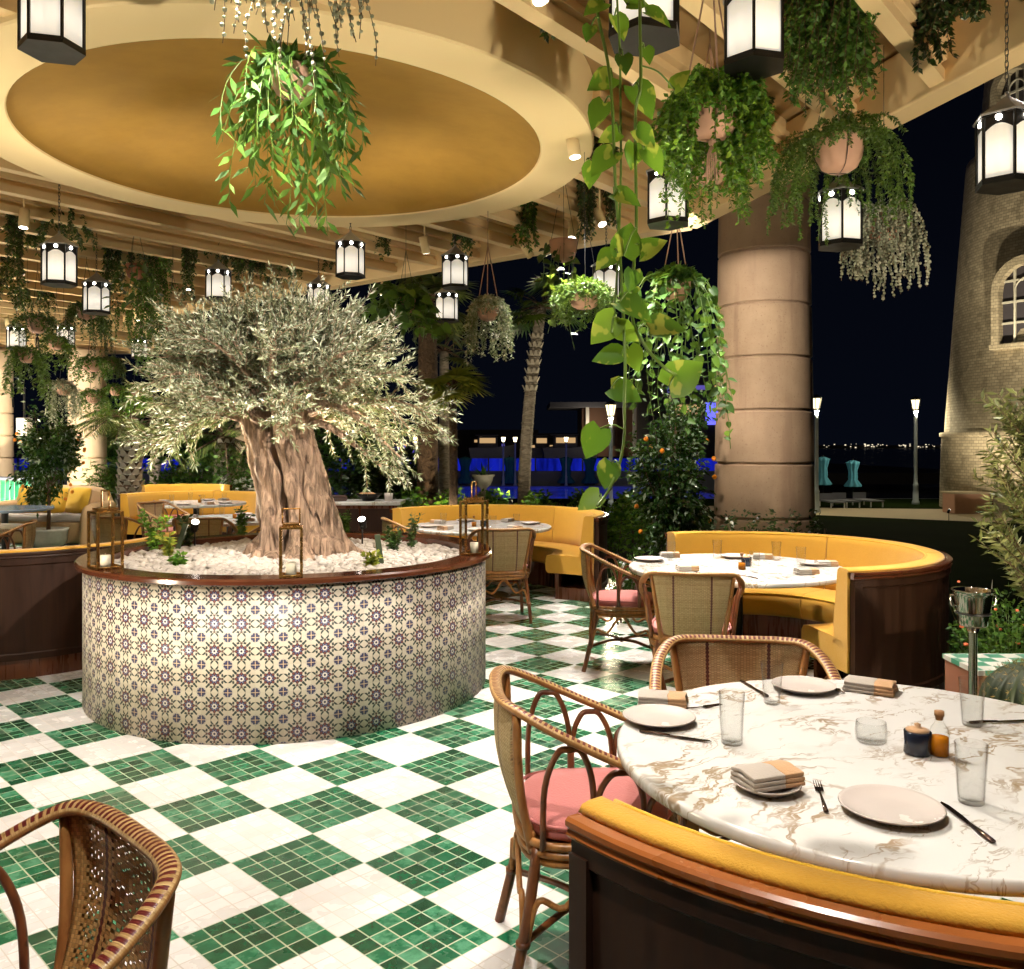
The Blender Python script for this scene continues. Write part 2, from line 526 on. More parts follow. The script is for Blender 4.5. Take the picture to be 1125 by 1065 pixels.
mat_leaf('leaf_olive_green', [(0, (.04, .055, .012)), (.5, (.16, .18, .05)), (1, (.36, .36, .14))], .42, .15)
mat_leaf('leaf_palm', [(0, (.02, .035, .008)), (.6, (.07, .10, .02)), (1, (.20, .21, .05))], .42)
def mat_pothos():
    g = Gr('pothos_leaf'); i = g.island(); c = g.coord()
    base = g.ramp(i, [(0, (.022, .09, .008)), (.5, (.07, .19, .014)), (1, (.17, .29, .025))])
    veg = g.rng(g.noise(g.scale(c, (22, 22, 14)), 1.0, 2), .56, .62)
    c2 = g.mix(veg*.55, base, (.50, .50, .09))
    b = g.bsdf(c2, .5, spec=.35)
    t = g.new('ShaderNodeBsdfTranslucent'); g.put(t.inputs[0], g.mix(.3, c2, (.3, .4, .02)))
    M['pothos'] = g.end(g.mixsh(.3, b, t.outputs[0]))
mat_pothos()

def mat_bark(name, dark, light, sc, st=(9, 9, 1.6)):
    g = Gr(name); c = g.coord()
    n1 = g.noise(g.scale(c, st), sc, 7, .68, 1.2)
    n2 = g.vor(g.scale(c, st), sc*1.7)
    f = g.m('ADD', g.rng(n1, .3, .7)*.75, n2*.3)
    col = g.mix(f, dark, light)
    M[name] = g.end(g.bsdf(col, .85, 0, g.bump(f, 1.0, .03)))
mat_bark('bark_olive', (.05, .026, .013), (.60, .385, .25), 1.0, (24, 24, 2.4))
mat_bark('bark_palm', (.035, .018, .008), (.13, .075, .035), 2.0, (5, 5, 5))
mat_bark('bark_pale', (.13, .10, .07), (.42, .36, .28), 2.0, (2.5, 2.5, 8))
simple('palm_boot', (.34, .30, .23), .7, var=.3, sc=20)
simple('stem_green', (.09, .16, .02), .4)
simple('stem_brown', (.10, .055, .025), .7)
simple('terracotta', (.52, .30, .21), .75, var=.13, sc=9, bump=.15)
simple('terracotta_red', (.26, .10, .055), .75, var=.2, sc=9, bump=.15)
simple('black_metal', (.012, .011, .010), .42, .6, var=.3)
simple('dark_steel', (.05, .05, .052), .35, .8, var=.2)
simple('steel', (.78, .74, .70), .10, 1.0, var=.04)
simple('cutlery', (.13, .085, .07), .2, 1.0, var=.1)
simple('lantern_roof', (.42, .42, .44), .4, .6, var=.2)
simple('brass', (.60, .34, .10), .26, 1.0, var=.12, sc=14)
simple('ceramic', (.68, .60, .55), .25, var=.05)
simple('navy_glaze', (.012, .016, .03), .22, var=.2)
simple('cork', (.42, .22, .10), .8, var=.25, sc=40)
simple('oil', (.60, .20, .008), .12, var=.1)
simple('candle_wax', (.75, .66, .50), .5, var=.05)
simple('pebble', (.40, .35, .30), .72, var=.45, sc=16, bump=.25, bsc=60)
simple('soil', (.05, .032, .02), .95, var=.4, sc=30)
simple('cream_paint', (.78, .58, .31), .62, var=.05, sc=2.5, bump=.05, bsc=30)
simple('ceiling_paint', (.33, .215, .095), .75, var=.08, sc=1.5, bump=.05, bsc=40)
simple('ring_paint', (.84, .66, .36), .65, var=.04, sc=2.0, bump=.06, bsc=24)
simple('urn_stone', (.42, .40, .32), .85, var=.3, sc=12, bump=.4)
simple('lamp_paint', (.42, .50, .56), .4, var=.1)
simple('umbrella_cloth', (.10, .42, .62), .8, var=.18, sc=12)
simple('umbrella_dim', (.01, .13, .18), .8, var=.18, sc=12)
simple('white_paint', (.72, .72, .70), .45, var=.06)
simple('house_brown', (.16, .09, .06), .8, var=.2)
simple('house_dark', (.035, .03, .035), .8, var=.3)
simple('wall_grey', (.16, .17, .21), .8, var=.15)
simple('wicker', (.55, .36, .18), .6, var=.3, sc=90, bump=.6, bsc=130)
simple('bone_white', (.66, .60, .50), .6, var=.1)
simple('cactus', (.022, .036, .010), .6, var=.35, sc=20)
simple('cactus_spine', (.30, .21, .05), .6, var=.2)
simple('orange_fruit', (.80, .25, .012), .42, var=.12, bump=.15, bsc=160)
simple('flower_white', (.72, .70, .72), .6)
simple('flower_red', (.65, .14, .05), .6, var=.5, sc=30)
simple('brick_path', (.42, .35, .23), .85, var=.22, sc=3.5, bump=.2)
simple('menu_leather', (.06, .025, .015), .55)
simple('table_blue', (.20, .25, .32), .2)

def mat_dome():
    g = Gr('ochre_dome_plaster'); c = g.coord()
    n = g.noise(c, 3.2, 6, .62); n2 = g.noise(c, 13, 4)
    col = g.mix(g.m('ADD', g.rng(n, .32, .68)*.7, n2*.3), (.265, .142, .013), (.325, .180, .020))
    M['dome'] = g.end(g.bsdf(col, .7, 0, g.bump(n2, .12, .01)))
mat_dome()
def mat_stone():
    g = Gr('sand_stone_column'); c = g.coord(); x, y, z = g.sep(c)
    n = g.noise(c, 5, 5, .6); f = g.noise(g.scale(c, (1, 1, 6)), 14, 4)
    col = g.mix(n, (.26, .165, .092), (.46, .315, .19))
    pits = g.rng(g.noise(c, 46, 3), .60, .70)
    col = g.mix(pits*.45, col, (.15, .085, .05))
    streak = g.rng(g.noise(g.scale(c, (3, 3, .35)), 1.6, 4), .5, .75)
    col = g.mix(streak*.65, col, (.19, .11, .065))
    di = g.white(g.comb(0.0, 0.0, g.m('FLOOR', (z-.14)/.63)))
    col = g.mix(di*.35, col, (.30, .19, .12))
    M['stone'] = g.end(g.bsdf(col, .8, 0, g.bump(n+f*.5, .3, .008)))
    g = Gr('pale_stone_column'); c = g.coord()
    n = g.noise(c, 3, 5, .6)
    M['stone_pale'] = g.end(g.bsdf(g.mix(n, (.50, .36, .22), (.64, .50, .33)), .8, 0, g.bump(n, .2, .01)))
mat_stone()
def mat_tower():
    g = Gr('tower_rubble_brick'); x, y, z = g.sep(g.coord())
    an = g.m('ARCTAN2', y, x)*3.2
    b = g.new('ShaderNodeTexBrick'); g.put(b.inputs['Vector'], g.comb(an, z, 0.0))
    b.inputs['Scale'].default_value = 3.4; b.inputs['Mortar Size'].default_value = .022
    b.inputs['Color1'].default_value = (.50, .42, .28, 1); b.inputs['Color2'].default_value = (.30, .25, .16, 1)
    b.inputs['Mortar'].default_value = (.15, .12, .08, 1); b.inputs['Mortar Smooth'].default_value = .4
    n = g.noise(g.coord(), 1.6, 5, .65)
    blot = g.rng(g.noise(g.coord(), 2.6, 3), .55, .66)
    col = g.mix(n*.5, X(g, b.outputs[0]), (.30, .26, .17))
    col = g.mix(blot*.45, col, (.12, .10, .06))
    M['tower'] = g.end(g.bsdf(col, .9, 0, g.bump(X(g, b.outputs['Fac'])*-1.0+n, .6, .03)))
mat_tower()
def mat_glass():
    g = Gr('clear_glass')
    lw = g.new('ShaderNodeLayerWeight'); lw.inputs['Blend'].default_value = .5
    f = X(g, lw.outputs['Facing'])
    t = g.new('ShaderNodeBsdfTransparent'); t.inputs[0].default_value = (.985, .99, .988, 1)
    gl = g.new('ShaderNodeBsdfGlossy'); gl.inputs['Roughness'].default_value = .04
    M['glass'] = g.end(g.mixsh(g.m('POWER', f, 3.2)*.6+.035, t.outputs[0], gl.outputs[0]))
mat_glass()
def emit(name, col, st):
    g = Gr(name); e = g.new('ShaderNodeEmission'); g.put(e.inputs[0], col); e.inputs[1].default_value = st
    M[name] = g.end(e.outputs[0])
def mat_pane():
    g = Gr('lit_frosted_pane'); x, y, z = g.sep(g.coord())
    n = g.noise(g.scale(g.coord(), (30, 30, 6)), 1.5, 3)
    f = g.rng(g.m('ABSOLUTE', z-.115), .0, .14, 1.0, .42)
    e = g.new('ShaderNodeEmission'); g.put(e.inputs[0], (1.0, .93, .80)); g.put(e.inputs[1], f*(n*.5+.70)*.72)
    b = g.bsdf((.7, .66, .58), .35)
    ad = g.new('ShaderNodeAddShader'); g.nt.links.new(e.outputs[0], ad.inputs[0]); g.nt.links.new(b, ad.inputs[1])
    M['pane'] = g.end(ad.outputs[0])
mat_pane()
emit('bulb', (1, .93, .80), 22.0)
emit('downlight', (1, .92, .78), 14.0)
emit('street_bulb', (1, .84, .48), 2.4)
emit('lamp_far', (1, .80, .45), 8.0)
emit('shore_light', (1, .85, .6), 1.0)
emit('window_warm', (1, .62, .28), .5)
emit('screen_blue', (.12, .12, 1), 1.6)
emit('window_violet', (.25, .2, .9), .35)
emit('flame', (1, .6, .2), 3.0)
def mat_led():
    g = Gr('blue_lit_glass'); x, y, z = g.sep(g.coord())
    n = g.noise(g.comb(x*.9, z*.2, 0.0), 3.0, 3)
    v = g.rng(g.noise(g.comb(x*7.0, 0.0, 1.0), 1.0, 2), .6, .75)
    e = g.new('ShaderNodeEmission'); g.put(e.inputs[0], g.mix(v*.35, (.010, .022, .62), (.14, .22, .95))); g.put(e.inputs[1], g.rng(n, .3, .7, .12, .55))
    M['led'] = g.end(e.outputs[0])
mat_led()
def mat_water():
    g = Gr('glowing_pool_water'); n = g.noise(g.scale(g.pos(), (1, 2.2, 1)), 2.2, 3)
    M['water'] = g.end(g.bsdf((.002, .004, .012), .06, 0, g.bump(n, .12, .05), emit=g.mix(g.rng(n, .35, .65), (.002, .004, .12), (.02, .035, .55)), estr=.30))  # blue emission in the water itself stands in for underwater pool lamps
    g = Gr('sea_water'); n = g.noise(g.scale(g.pos(), (1, 3, 1)), .8, 4)
    M['sea'] = g.end(g.bsdf((.002, .003, .006), .2, 0, g.bump(n, .4, .1)))
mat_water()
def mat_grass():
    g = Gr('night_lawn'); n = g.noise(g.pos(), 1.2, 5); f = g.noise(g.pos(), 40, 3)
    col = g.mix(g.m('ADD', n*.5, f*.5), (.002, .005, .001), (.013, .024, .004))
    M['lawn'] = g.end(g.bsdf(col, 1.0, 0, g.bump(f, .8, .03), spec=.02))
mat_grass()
def mat_green_tile():
    g = Gr('green_fluted_tile'); x, y, z = g.sep(g.coord())
    t = x/.09; fr = g.m('ABSOLUTE', g.m('FRACT', t)-.5)
    w = g.white(g.comb(g.m('FLOOR', t), g.m('FLOOR', z/.3), 0.0))
    col = g.mix(w, (.012, .12, .055), (.05, .26, .14))
    col = g.mix(g.rng(fr, .44, .49), col, (.35, .45, .35))
    M['green_tile'] = g.end(g.bsdf(col, .15, 0, g.bump(1.0-fr*fr*4.0, .6, .02)))
mat_green_tile()
# ================================================================ setting
def sheet(name, pts, z, mat, kind='structure', thick=0.0):
    mb = MB()
    loops = [[V((x, y, 0)) for x, y in pts]]
    tris = geometry.tessellate_polygon(loops)
    mb.add([(x, y, z) for x, y in pts], [tuple(t) for t in tris], smooth=False)
    o = mb.build(name, mat)
    me = o.data
    # make sure it faces up
    for p in me.polygons:
        if p.normal.z < 0: p.flip()
    return tag(o, kind=kind)

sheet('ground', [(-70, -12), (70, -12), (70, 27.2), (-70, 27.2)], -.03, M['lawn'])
sheet('sea', [(-900, 27.2), (900, 27.2), (900, 1500), (-900, 1500)], -.30, M['sea'])
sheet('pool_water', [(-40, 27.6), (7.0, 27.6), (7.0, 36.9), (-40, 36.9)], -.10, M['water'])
mb = MB(); mb.box((0, 27.28, -.26), (140, .16, .46)); tag(mb.build('quay_edge', M['wall_grey']), kind='structure')
terrace = [(-20, -9), (3.55, -9), (3.45, 2.2), (3.25, 4.6), (3.2, 7.0), (2.4, 8.2), (1.35, 8.5), (1.3, 10.6), (.4, 11.1), (-1.9, 11.2),
           (-3.2, 13.2), (-5.2, 15.6), (-6.6, 19), (-20, 19)]
sheet('terrace_floor', terrace, 0.0, M['floor'])
mb = MB()
for i in range(len(terrace)):
    a, b = terrace[i], terrace[(i+1) % len(terrace)]
    if max(a[1], b[1]) < -8 or max(a[0], b[0]) < -19: continue
    mb.bar((a[0], a[1], -.045), (b[0], b[1], -.045), .02, .08)
tag(mb.build('terrace_edge', M['brick_path']), kind='structure')
# curved pale path that leads past the street lamps to the tower
pa = []
for i in range(25):
    t = i/24
    pa.append((3.0+t*9.5, 24.6-2.1*t-1.8*math.sin(t*PI)*.2))
pb = [(x+.4*(i/24), y-(1.2+4.2*(i/24)**1.2)) for i, (x, y) in enumerate(pa)]
sheet('path', pa+pb[::-1], -.022, M['brick_path'])

# ---------------------------------------------------------------- canopy roof
RC = V((-1.50, 6.02, 0)); ZB = 3.62; ZC = 3.97
A = (1.62, 8.12)
main = [(4.68, -3.0), A, (-6.2, 14.3), (-17, 14.3), (-17, -3.0)]
ext = [(-6.2, 14.3), (-7.5, 19.2), (-17, 19.2), (-17, 14.3)]
outline = [(4.68, -3.0), A, (-6.2, 14.3), (-7.5, 19.2), (-17, 19.2), (-17, -3.0)]
roof = thing('canopy_roof', 'cream slatted terrace canopy with a round ochre dome above the olive tree', 'canopy', (RC.x, RC.y, 0))
def rl(x, y, z): return (x-RC.x, y-RC.y, z)
mb = MB()
hole = [(RC.x+2.0*math.cos(2*PI*k/64), RC.y+2.0*math.sin(2*PI*k/64)) for k in range(64)]
tris = geometry.tessellate_polygon([[V((x, y, 0)) for x, y in outline], [V((x, y, 0)) for x, y in hole]])
mb.add([rl(x, y, ZC) for x, y in outline+hole], [tuple(t) for t in tris], smooth=False)
mb.build('ceiling', M['ceiling_paint'], roof)
mb = MB()
tris = geometry.tessellate_polygon([[V((x, y, 0)) for x, y in outline]])
mb.add([rl(x, y, 4.75) for x, y in outline], [tuple(t) for t in tris], smooth=False)
for i in range(len(outline)):
    a, b = outline[i], outline[(i+1) % len(outline)]
    mb.add([rl(a[0], a[1], 3.94), rl(b[0], b[1], 3.94), rl(b[0], b[1], 4.75), rl(a[0], a[1], 4.75)], [(0, 1, 2, 3)], smooth=False)
mb.build('roof_top', M['cream_paint'], roof)
mb = MB()
mb.lathe([(1.70, 3.95), (1.69, 3.612), (1.70, 3.595), (2.04, 3.595), (2.05, 3.605), (2.05, 3.965)], 96, smooth=False)
ro = mb.build('dome_ring', M['ring_paint'], roof)
mb = MB(); pr = [(1.692, 3.606)]
for k in range(1, 15):
    t = PI/2*k/14
    pr.append((1.692*math.cos(t), 3.606+.22*math.sin(t)))
pr[-1] = (0, pr[-1][1])
mb.lathe(pr, 96); mb.build('dome', M['dome'], roof)

bd = V((.634, .773, 0)); bn = V((-.773, .634, 0))
def clip(poly, c):
    """interval of t where c*bn+t*bd lies in the convex polygon"""
    lo, hi = -1e9, 1e9
    n = len(poly); p0 = bn*c
    area = sum(poly[i][0]*poly[(i+1) % n][1]-poly[(i+1) % n][0]*poly[i][1] for i in range(n))
    sg = 1 if area > 0 else -1
    for i in range(n):
        a = V((*poly[i], 0)); b = V((*poly[(i+1) % n], 0)); e = b-a
        nrm = V((-e.y, e.x, 0))*sg
        den = nrm.dot(bd); num = nrm.dot(a-p0)
        if abs(den) < 1e-9:
            if num > 0: return None
            continue
        t = num/den
        if den > 0: lo = max(lo, t)
        else: hi = min(hi, t)
    return (lo, hi) if hi-lo > .15 else None
def beam(c, t0, t1):
    mb = MB()
    for (w, z0, z1) in ((.095, ZB+.012, ZB+.075), (.025, ZB+.075, ZB+.12), (.125, ZB+.12, ZB+.16), (.05, ZB+.16, ZB+.20), (.165, ZB+.20, ZB+.24), (.08, ZB+.24, ZC-.002)):
        p = bn*c+bd*t0; q = bn*c+bd*t1
        mb.bar(rl(p.x, p.y, (z0+z1)/2), rl(q.x, q.y, (z0+z1)/2), w, z1-z0)
    mb.build('beam', M['cream_paint'], roof)
nb = 0
for k in range(-4, 40):
    c = 1.30+.635*k
    for poly in (main, ext):
        iv = clip(poly, c)
        if not iv: continue
        lo, hi = iv[0]+.09, iv[1]-.09
        dc = bn.dot(RC)-c; tc = bd.dot(RC)
        segs = [(lo, hi)]
        if abs(dc) < 2.03:
            h = math.sqrt(2.03**2-dc*dc)
            segs = [(lo, min(hi, tc-h)), (max(lo, tc+h), hi)]
        for s0, s1 in segs:
            if s1-s0 < .12: continue
            # leave out what lies wholly behind the camera
            if (bn*c+bd*s1).y < -1.5: continue
            beam(c, s0, s1); nb += 1
def fascia(a, b):
    mb = MB()
    mb.bar(rl(a[0], a[1], 3.775), rl(b[0], b[1], 3.775), .19, .35)
    mb.build('fascia', M['cream_paint'], roof, bevel=.012)
fascia((4.68, -3.0), A); fascia(A, (-6.2, 14.3)); fascia((-6.2, 14.3), (-7.5, 19.2))
fascia((-7.5, 19.2), (-17, 19.2))

# ---------------------------------------------------------------- stone columns
def column(name, label, x, y, r0, r1, h, joints, mat, group=None):
    t = thing(name, label, 'column', (x, y, -.03), 0, group)
    js = [0]+joints+[h]
    for i in range(len(js)-1):
        za, zb = js[i], js[i+1]
        ra = r0+(r1-r0)*za/h; rb = r0+(r1-r0)*zb/h
        mb = MB(); g = .014
        prof = [(0, za)] if i == 0 else []
        prof = [(ra-.03, za+.001), (ra-.03, za+g), (ra-.008, za+g), (ra, za+g+.012), (rb, zb-g-.012), (rb-.008, zb-g), (rb-.03, zb-g), (rb-.03, zb)]
        mb.lathe(prof, 64, smooth=False)
        for q in range(len(mb.sm)): mb.sm[q] = (q % 7) in (2, 3, 4)
        if i == len(js)-2: mb.lathe([(0, h), (r1-.03, h)], 48)
        mb.build('drum', mat, t)
    return t
column('stone_column', 'tall brown stone column of stacked drums standing behind the right-hand round banquette', 3.08, 10.8, .605, .50, 7.2,
       [.14, .77, 1.42, 2.05, 2.68, 3.31, 3.94, 4.57, 5.2, 5.85, 6.5], M['stone'])
for x, y, lab in ((-10.75, 18.3, 'pale sand column at the far left edge beside the green tiled bar'),
                  (-8.85, 18.4, 'pale sand column just right of the orange tree, left of the palm trunk'),
                  (-5.75, 19.6, 'pale sand column half hidden directly behind the olive trunk')):
    column('stone_column', lab, x, y, .38, .36, 3.62 if x < -7 else 3.95, [.46*k for k in range(1, 8)], M['stone_pale'], 'pale columns at the far side of the terrace')

# ---------------------------------------------------------------- stone tower
tx, ty = 14.86, 22.5
tw = thing('stone_tower', 'round tapering tower of rough pale brick with arched windows beside the lawn', 'tower', (tx, ty, -.03))
mb = MB()
mb.lathe([(3.58, 0), (3.53, 1.86), (3.58, 1.88), (3.58, 1.98), (3.46, 2.0), (3.2, 5.6), (2.95, 8.9), (2.93, 9.1), (2.70, 9.25), (2.60, 10.0), (2.42, 12.2), (2.36, 12.4), (2.1, 16), (0, 17)], 72)
mb.build('wall', M['tower'], tw)
def tower_window(px, py0, py1, w, frames=True):
    pass
def arch_pts(w, h, n=10):
    """arched outline: bottom-left round to bottom-right"""
    r = w/2; out = [(-r, 0.0)]
    for k in range(n+1):
        a = PI-PI*k/n
        out.append((r*math.cos(a), h-r+r*math.sin(a)))
    out.append((r, 0.0)); return out
def arch_window(parent, centre_dir, rad, zb, w, h):
    """arched window set on the tower wall: deep surround, glazing bars, dark pane"""
    ang = math.atan2(centre_dir[1], centre_dir[0])
    base = (rad*math.cos(ang), rad*math.sin(ang), zb)
    fr = MB()
    def ring(w1, h1, w2, h2, y0, y1, off):
        A1 = arch_pts(w1, h1); A2 = [(x, z+off) for x, z in arch_pts(w2, h2)]
        n = len(A1); vs = []
        for (x, z) in A1: vs += [(x, y0, z), (x, y1, z)]
        for (x, z) in A2: vs += [(x, y0, z), (x, y1, z)]
        fs = []
        for i in range(n-1):
            a, b = 2*i, 2*i+2; c, d = 2*n+2*i, 2*n+2*i+2
            fs += [(a, b, b+1, a+1), (c, c+1, d+1, d), (a+1, b+1, d+1, c+1), (a, c, d, b)]
        fr.add(vs, fs, smooth=False)
    ring(w+.36, h+.2, w, h, -.25, .22, 0)
    fr.box((0, -.04, -.05), (w+.5, .44, .12))
    o = fr.build('window', M['tower'], parent, base, rot=(0, 0, ang-PI/2))
    pn = MB(); ap = arch_pts(w+.02, h)
    pn.add([(x, .012, z) for x, z in ap], [tuple(range(len(ap)))], smooth=False)
    pn.build('pane', M['house_dark'], o)
    br = MB()
    for k in (-1, 0, 1):
        x = k*w/4; zz = h-w/2+math.sqrt(max(0, (w/2)**2-x*x))
        br.box((x, .045, zz/2), (.05, .05, zz))
    for z in (.5, 1.0, 1.5):
        if z < h-.3: br.box((0, .048, z), (w, .045, .05))
    ap2 = arch_pts(w*.5, h-w*.25); br.tube([(x, .06, z) for x, z in ap2], .025, 6)
    br.build('glazing_bars', M['urn_stone'], o)
d1 = V((-.68, -.735)).normalized(); dd = math.atan2(d1.y, d1.x)
arch_window(tw, (math.cos(-2.56), math.sin(-2.56)), 3.27, 4.05, 1.2, 1.85)
arch_window(tw, (math.cos(-2.78), math.sin(-2.78)), 2.66, 9.3, .9, 1.5)

# ---------------------------------------------------------------- planting edges, walls
def hedge(name, label, x0, y0, x1, y1, h, w, n, mat, L=.09, W=.035, flowers=None, group=None, cat='hedge'):
    t = thing(name, label, cat, ((x0+x1)/2, (y0+y1)/2, -.03), 0, group)
    mb = MB(); fl = MB(); st = MB()
    cx, cy = (x0+x1)/2, (y0+y1)/2
    for i in range(n):
        s = R.random(); a = R.gauss(0, w*.4)
        hh = h*(.55+.45*math.sin(s*17+x0)**2)
        z = hh*R.random()**.6
        p = V((x0+(x1-x0)*s-cx+a*.6, y0+(y1-y0)*s-cy+a, z))
        d = V((R.gauss(0, 1), R.gauss(0, 1), R.uniform(.0, 1.3)))
        mb.leaf(p, d, L*R.uniform(.6, 1.3), W*R.uniform(.7, 1.3), droop=.2)
        if flowers and R.random() < .035 and z > hh*.5:
            fl.ball(p, .016, 6, 4)
    for i in range(max(6, n//60)):
        s = R.random()
        p = V((x0+(x1-x0)*s-cx, y0+(y1-y0)*s-cy, 0))
        st.tube([p, p+V((R.gauss(0, .1), R.gauss(0, .08), h*.8))], [.008, .003], 4)
    st.build('stems', M['stem_brown'], t)
    mb.build('foliage', M[mat], t)
    if flowers: fl.build('flowers', M[flowers], t)
    return t
# ================================================================ furniture
# ---------------------------------------------------------------- rattan armchair (front faces local +Y)
RAIL = [(0, -.285, .850), (.15, -.275, .852), (.235, -.235, .845), (.285, -.13, .795), (.30, .02, .725), (.297, .14, .672), (.285, .225, .630), (.272, .262, .565), (.262, .255, .47)]
def chair_proto():
    t = thing('rattan_armchair', 'x', 'chair')
    half = [V(p) for p in RAIL]
    ctl = [V((-p.x, p.y, p.z)) for p in half[:0:-1]]+half
    rail = spline(ctl, 8)
    mb = MB()
    # flattened wrapped band; its flat face looks up / outwards
    mb.tube(rail, [.021]*len(rail), 14, flat=.62, ref=V((0, .25, 1)).normalized(), uv=True)
    mb.build('arm_rail', M['wrap'], t)
    # back panel between rail and seat
    top = spline([(-.225, -.245, .835), (-.15, -.272, .843), (0, -.283, .843), (.15, -.272, .843), (.225, -.245, .835)], 6)
    bot = spline([(-.165, -.185, .47), (-.11, -.205, .465), (0, -.215, .462), (.11, -.205, .465), (.165, -.185, .47)], 6)
    rows = 14; vs = []; fs = []; us = []; n = len(top)
    for j in range(rows+1):
        s = j/rows
        for i in range(n):
            p = bot[i].lerp(top[i], s); p = p+V((0, -.028*math.sin(PI*s), 0))
            vs.append(p)
    def uvp(i, j): return ((i/(n-1)-.5)*(.33+.12*j/rows), .40*j/rows)
    for j in range(rows):
        for i in range(n-1):
            a = j*n+i
            fs.append((a, a+1, a+n+1, a+n)); us.append([uvp(i, j), uvp(i+1, j), uvp(i+1, j+1), uvp(i, j+1)])
    mb = MB(); mb.add(vs, fs, us)
    bp = mb.build('back_panel', M['weave'], t)
    md = bp.modifiers.new('thickness', 'SOLIDIFY'); md.thickness = .012; md.offset = 0
    # posts beside the panel
    mb = MB()
    for sx in (-1, 1):
        mb.tube(spline([(sx*.178, -.190, .42), (sx*.205, -.228, .62), (sx*.236, -.240, .835)], 6), .0135, 8)
    mb.tube(spline([(-.19, -.19, .47), (0, -.222, .46), (.19, -.19, .47)], 6), .012, 8)
    mb.build('back_posts', M['rattan_honey'], t)
    # loops under the arms
    def rail_at(y, sx):
        best = min((p for p in rail if p.x*sx > .2), key=lambda p: abs(p.y-y)); return best
    for sx in (-1, 1):
        mb = MB()
        for (y0, y1) in ((-.165, -.02), (-.015, .125), (.13, .245)):
            ym = (y0+y1)/2; r = rail_at(ym, sx); h = r.z-.028
            bx = sx*.245
            pts = spline([(bx*.97, y0, .45), (bx*1.06, y0+.004, .45+(h-.45)*.62), (sx*.282, ym-.035, h-.012), (sx*.287, ym, h), (sx*.282, ym+.035, h-.012), (bx*1.06, y1-.004, .45+(h-.45)*.62), (bx*.97, y1, .45)], 5)
            mb.tube(pts, .0095, 7)
        mb.build('arm_loops', M['rattan_brown'], t)
    # seat frame: two bent hoops and a woven deck
    def rr(k, n, a, b, e=.55):
        u = 2*PI*k/n; c, s = math.cos(u), math.sin(u)
        return (a*math.copysign(abs(c)**e, c), b*math.copysign(abs(s)**e, s)+.015)
    mb = MB()
    for z, q in ((.455, 1.0), (.428, .985), (.402, .96)):
        mb.tube([(*[v*q for v in rr(k, 40, .245, .235)], z) for k in range(40)], .0125, 8, closed=True)
    mb.add([(*rr(k, 40, .24, .23), .452) for k in range(40)], [tuple(range(40))], smooth=False)
    mb.build('seat_frame', M['rattan_honey'], t)
    # cushion
    mb = MB(); vs = []; prof = [(.0, .518), (.6, .522), (.9, .515), (.985, .497), (1.0, .485), (.985, .466), (.93, .459)]
    n = 40
    for q, z in prof:
        for k in range(n):
            x, y = rr(k, n, .232, .222, .6); vs.append((x*q, y*q, z))
    fs = [(j*n+k, j*n+(k+1) % n, (j+1)*n+(k+1) % n, (j+1)*n+k) for j in range(len(prof)-1) for k in range(n)]
    mb.add(vs, [f[::-1] for f in fs])
    mb.tube([(*rr(k, n, .235, .225, .6), .503) for k in range(n)], .005, 6, closed=True)
    mb.build('seat_cushion', M['fabric_pink'], t)
    # legs
    L = {}
    for sx in (-1, 1):
        for sy in (-1, 1):
            a = V((sx*.195, sy*.185+.01, .44)); b = V((sx*.235, sy*.262+.0, .0))
            mb = MB(); pts = spline([a, a.lerp(b, .5)+V((sx*.004, sy*-.008, 0)), b], 5)
            mb.tube(pts, [.0165]*len(pts), 9)
            m = pts[int(len(pts)*.60)]
            mb.tube([m+V((0, 0, -.008)), m+V((0, 0, .008))], .0215, 9)
            L[sx, sy] = m
            mb.build('leg', M['rattan_brown'], t)
    # bent braces and cross stretcher
    mb = MB()
    def brace(k1, k2, up):
        a, b = L[k1], L[k2]; c = (a+b)/2; c.z = up
        q = .32
        mb.tube(spline([a.lerp(b, .02), a.lerp(b, .10)+V((0, 0, .12)), c.lerp(a, .45)+V((0, 0, -.02)), c, c.lerp(b, .45)+V((0, 0, -.02)), b.lerp(a, .10)+V((0, 0, .12)), b.lerp(a, .02)], 5), .0095, 7)
    brace((-1, -1), (1, -1), .395); brace((-1, 1), (1, 1), .395); brace((-1, -1), (-1, 1), .395); brace((1, -1), (1, 1), .395)
    mb.build('braces', M['rattan_honey'], t)
    mb = MB()
    c0 = V((0, 0, .185))
    for k in ((-1, -1), (1, -1), (-1, 1), (1, 1)):
        mb.tube(spline([L[k], L[k].lerp(c0, .6)+V((0, 0, .012)), c0], 4), .0105, 7)
    mb.ball(c0, .02, 8, 5)
    mb.build('stretcher', M['rattan_brown'], t)
    return t
proto = chair_proto(); used_chair = [False]
def place_chair(x, y, face_deg, label, scale=1.0):
    rz = math.radians(face_deg-90)
    if not used_chair[0]:
        t = proto; used_chair[0] = True
    else: t = copy_tree(proto)
    t.location = (x, y, 0); t.rotation_euler = (0, 0, rz)
    if scale != 1.0: t.scale = (scale, scale, scale)
    t['label'] = label; t['category'] = 'chair'; t['group'] = 'rattan armchairs around the tables'
    return t
place_chair(.235, 2.76, 4, 'honey rattan armchair with pink seat at the left side of the near marble table')
c3 = place_chair(.86, 3.24, 262, 'rattan armchair with stitched woven back tucked at the far side of the near marble table', .98); c3.scale = (1.10, 1.0, .975)
place_chair(.80, 6.45, -8, 'rattan armchair in side view at the left end of the middle round table')
place_chair(1.10, 5.42, 80, 'rattan armchair with its woven back to the viewer, before the middle round table')
place_chair(-.10, 8.16, 98, 'rattan armchair with its back to the viewer in front of the far marble table')
place_chair(-1.02, 9.0, 18, 'rattan armchair seen over the planter rim, left of the far marble table')
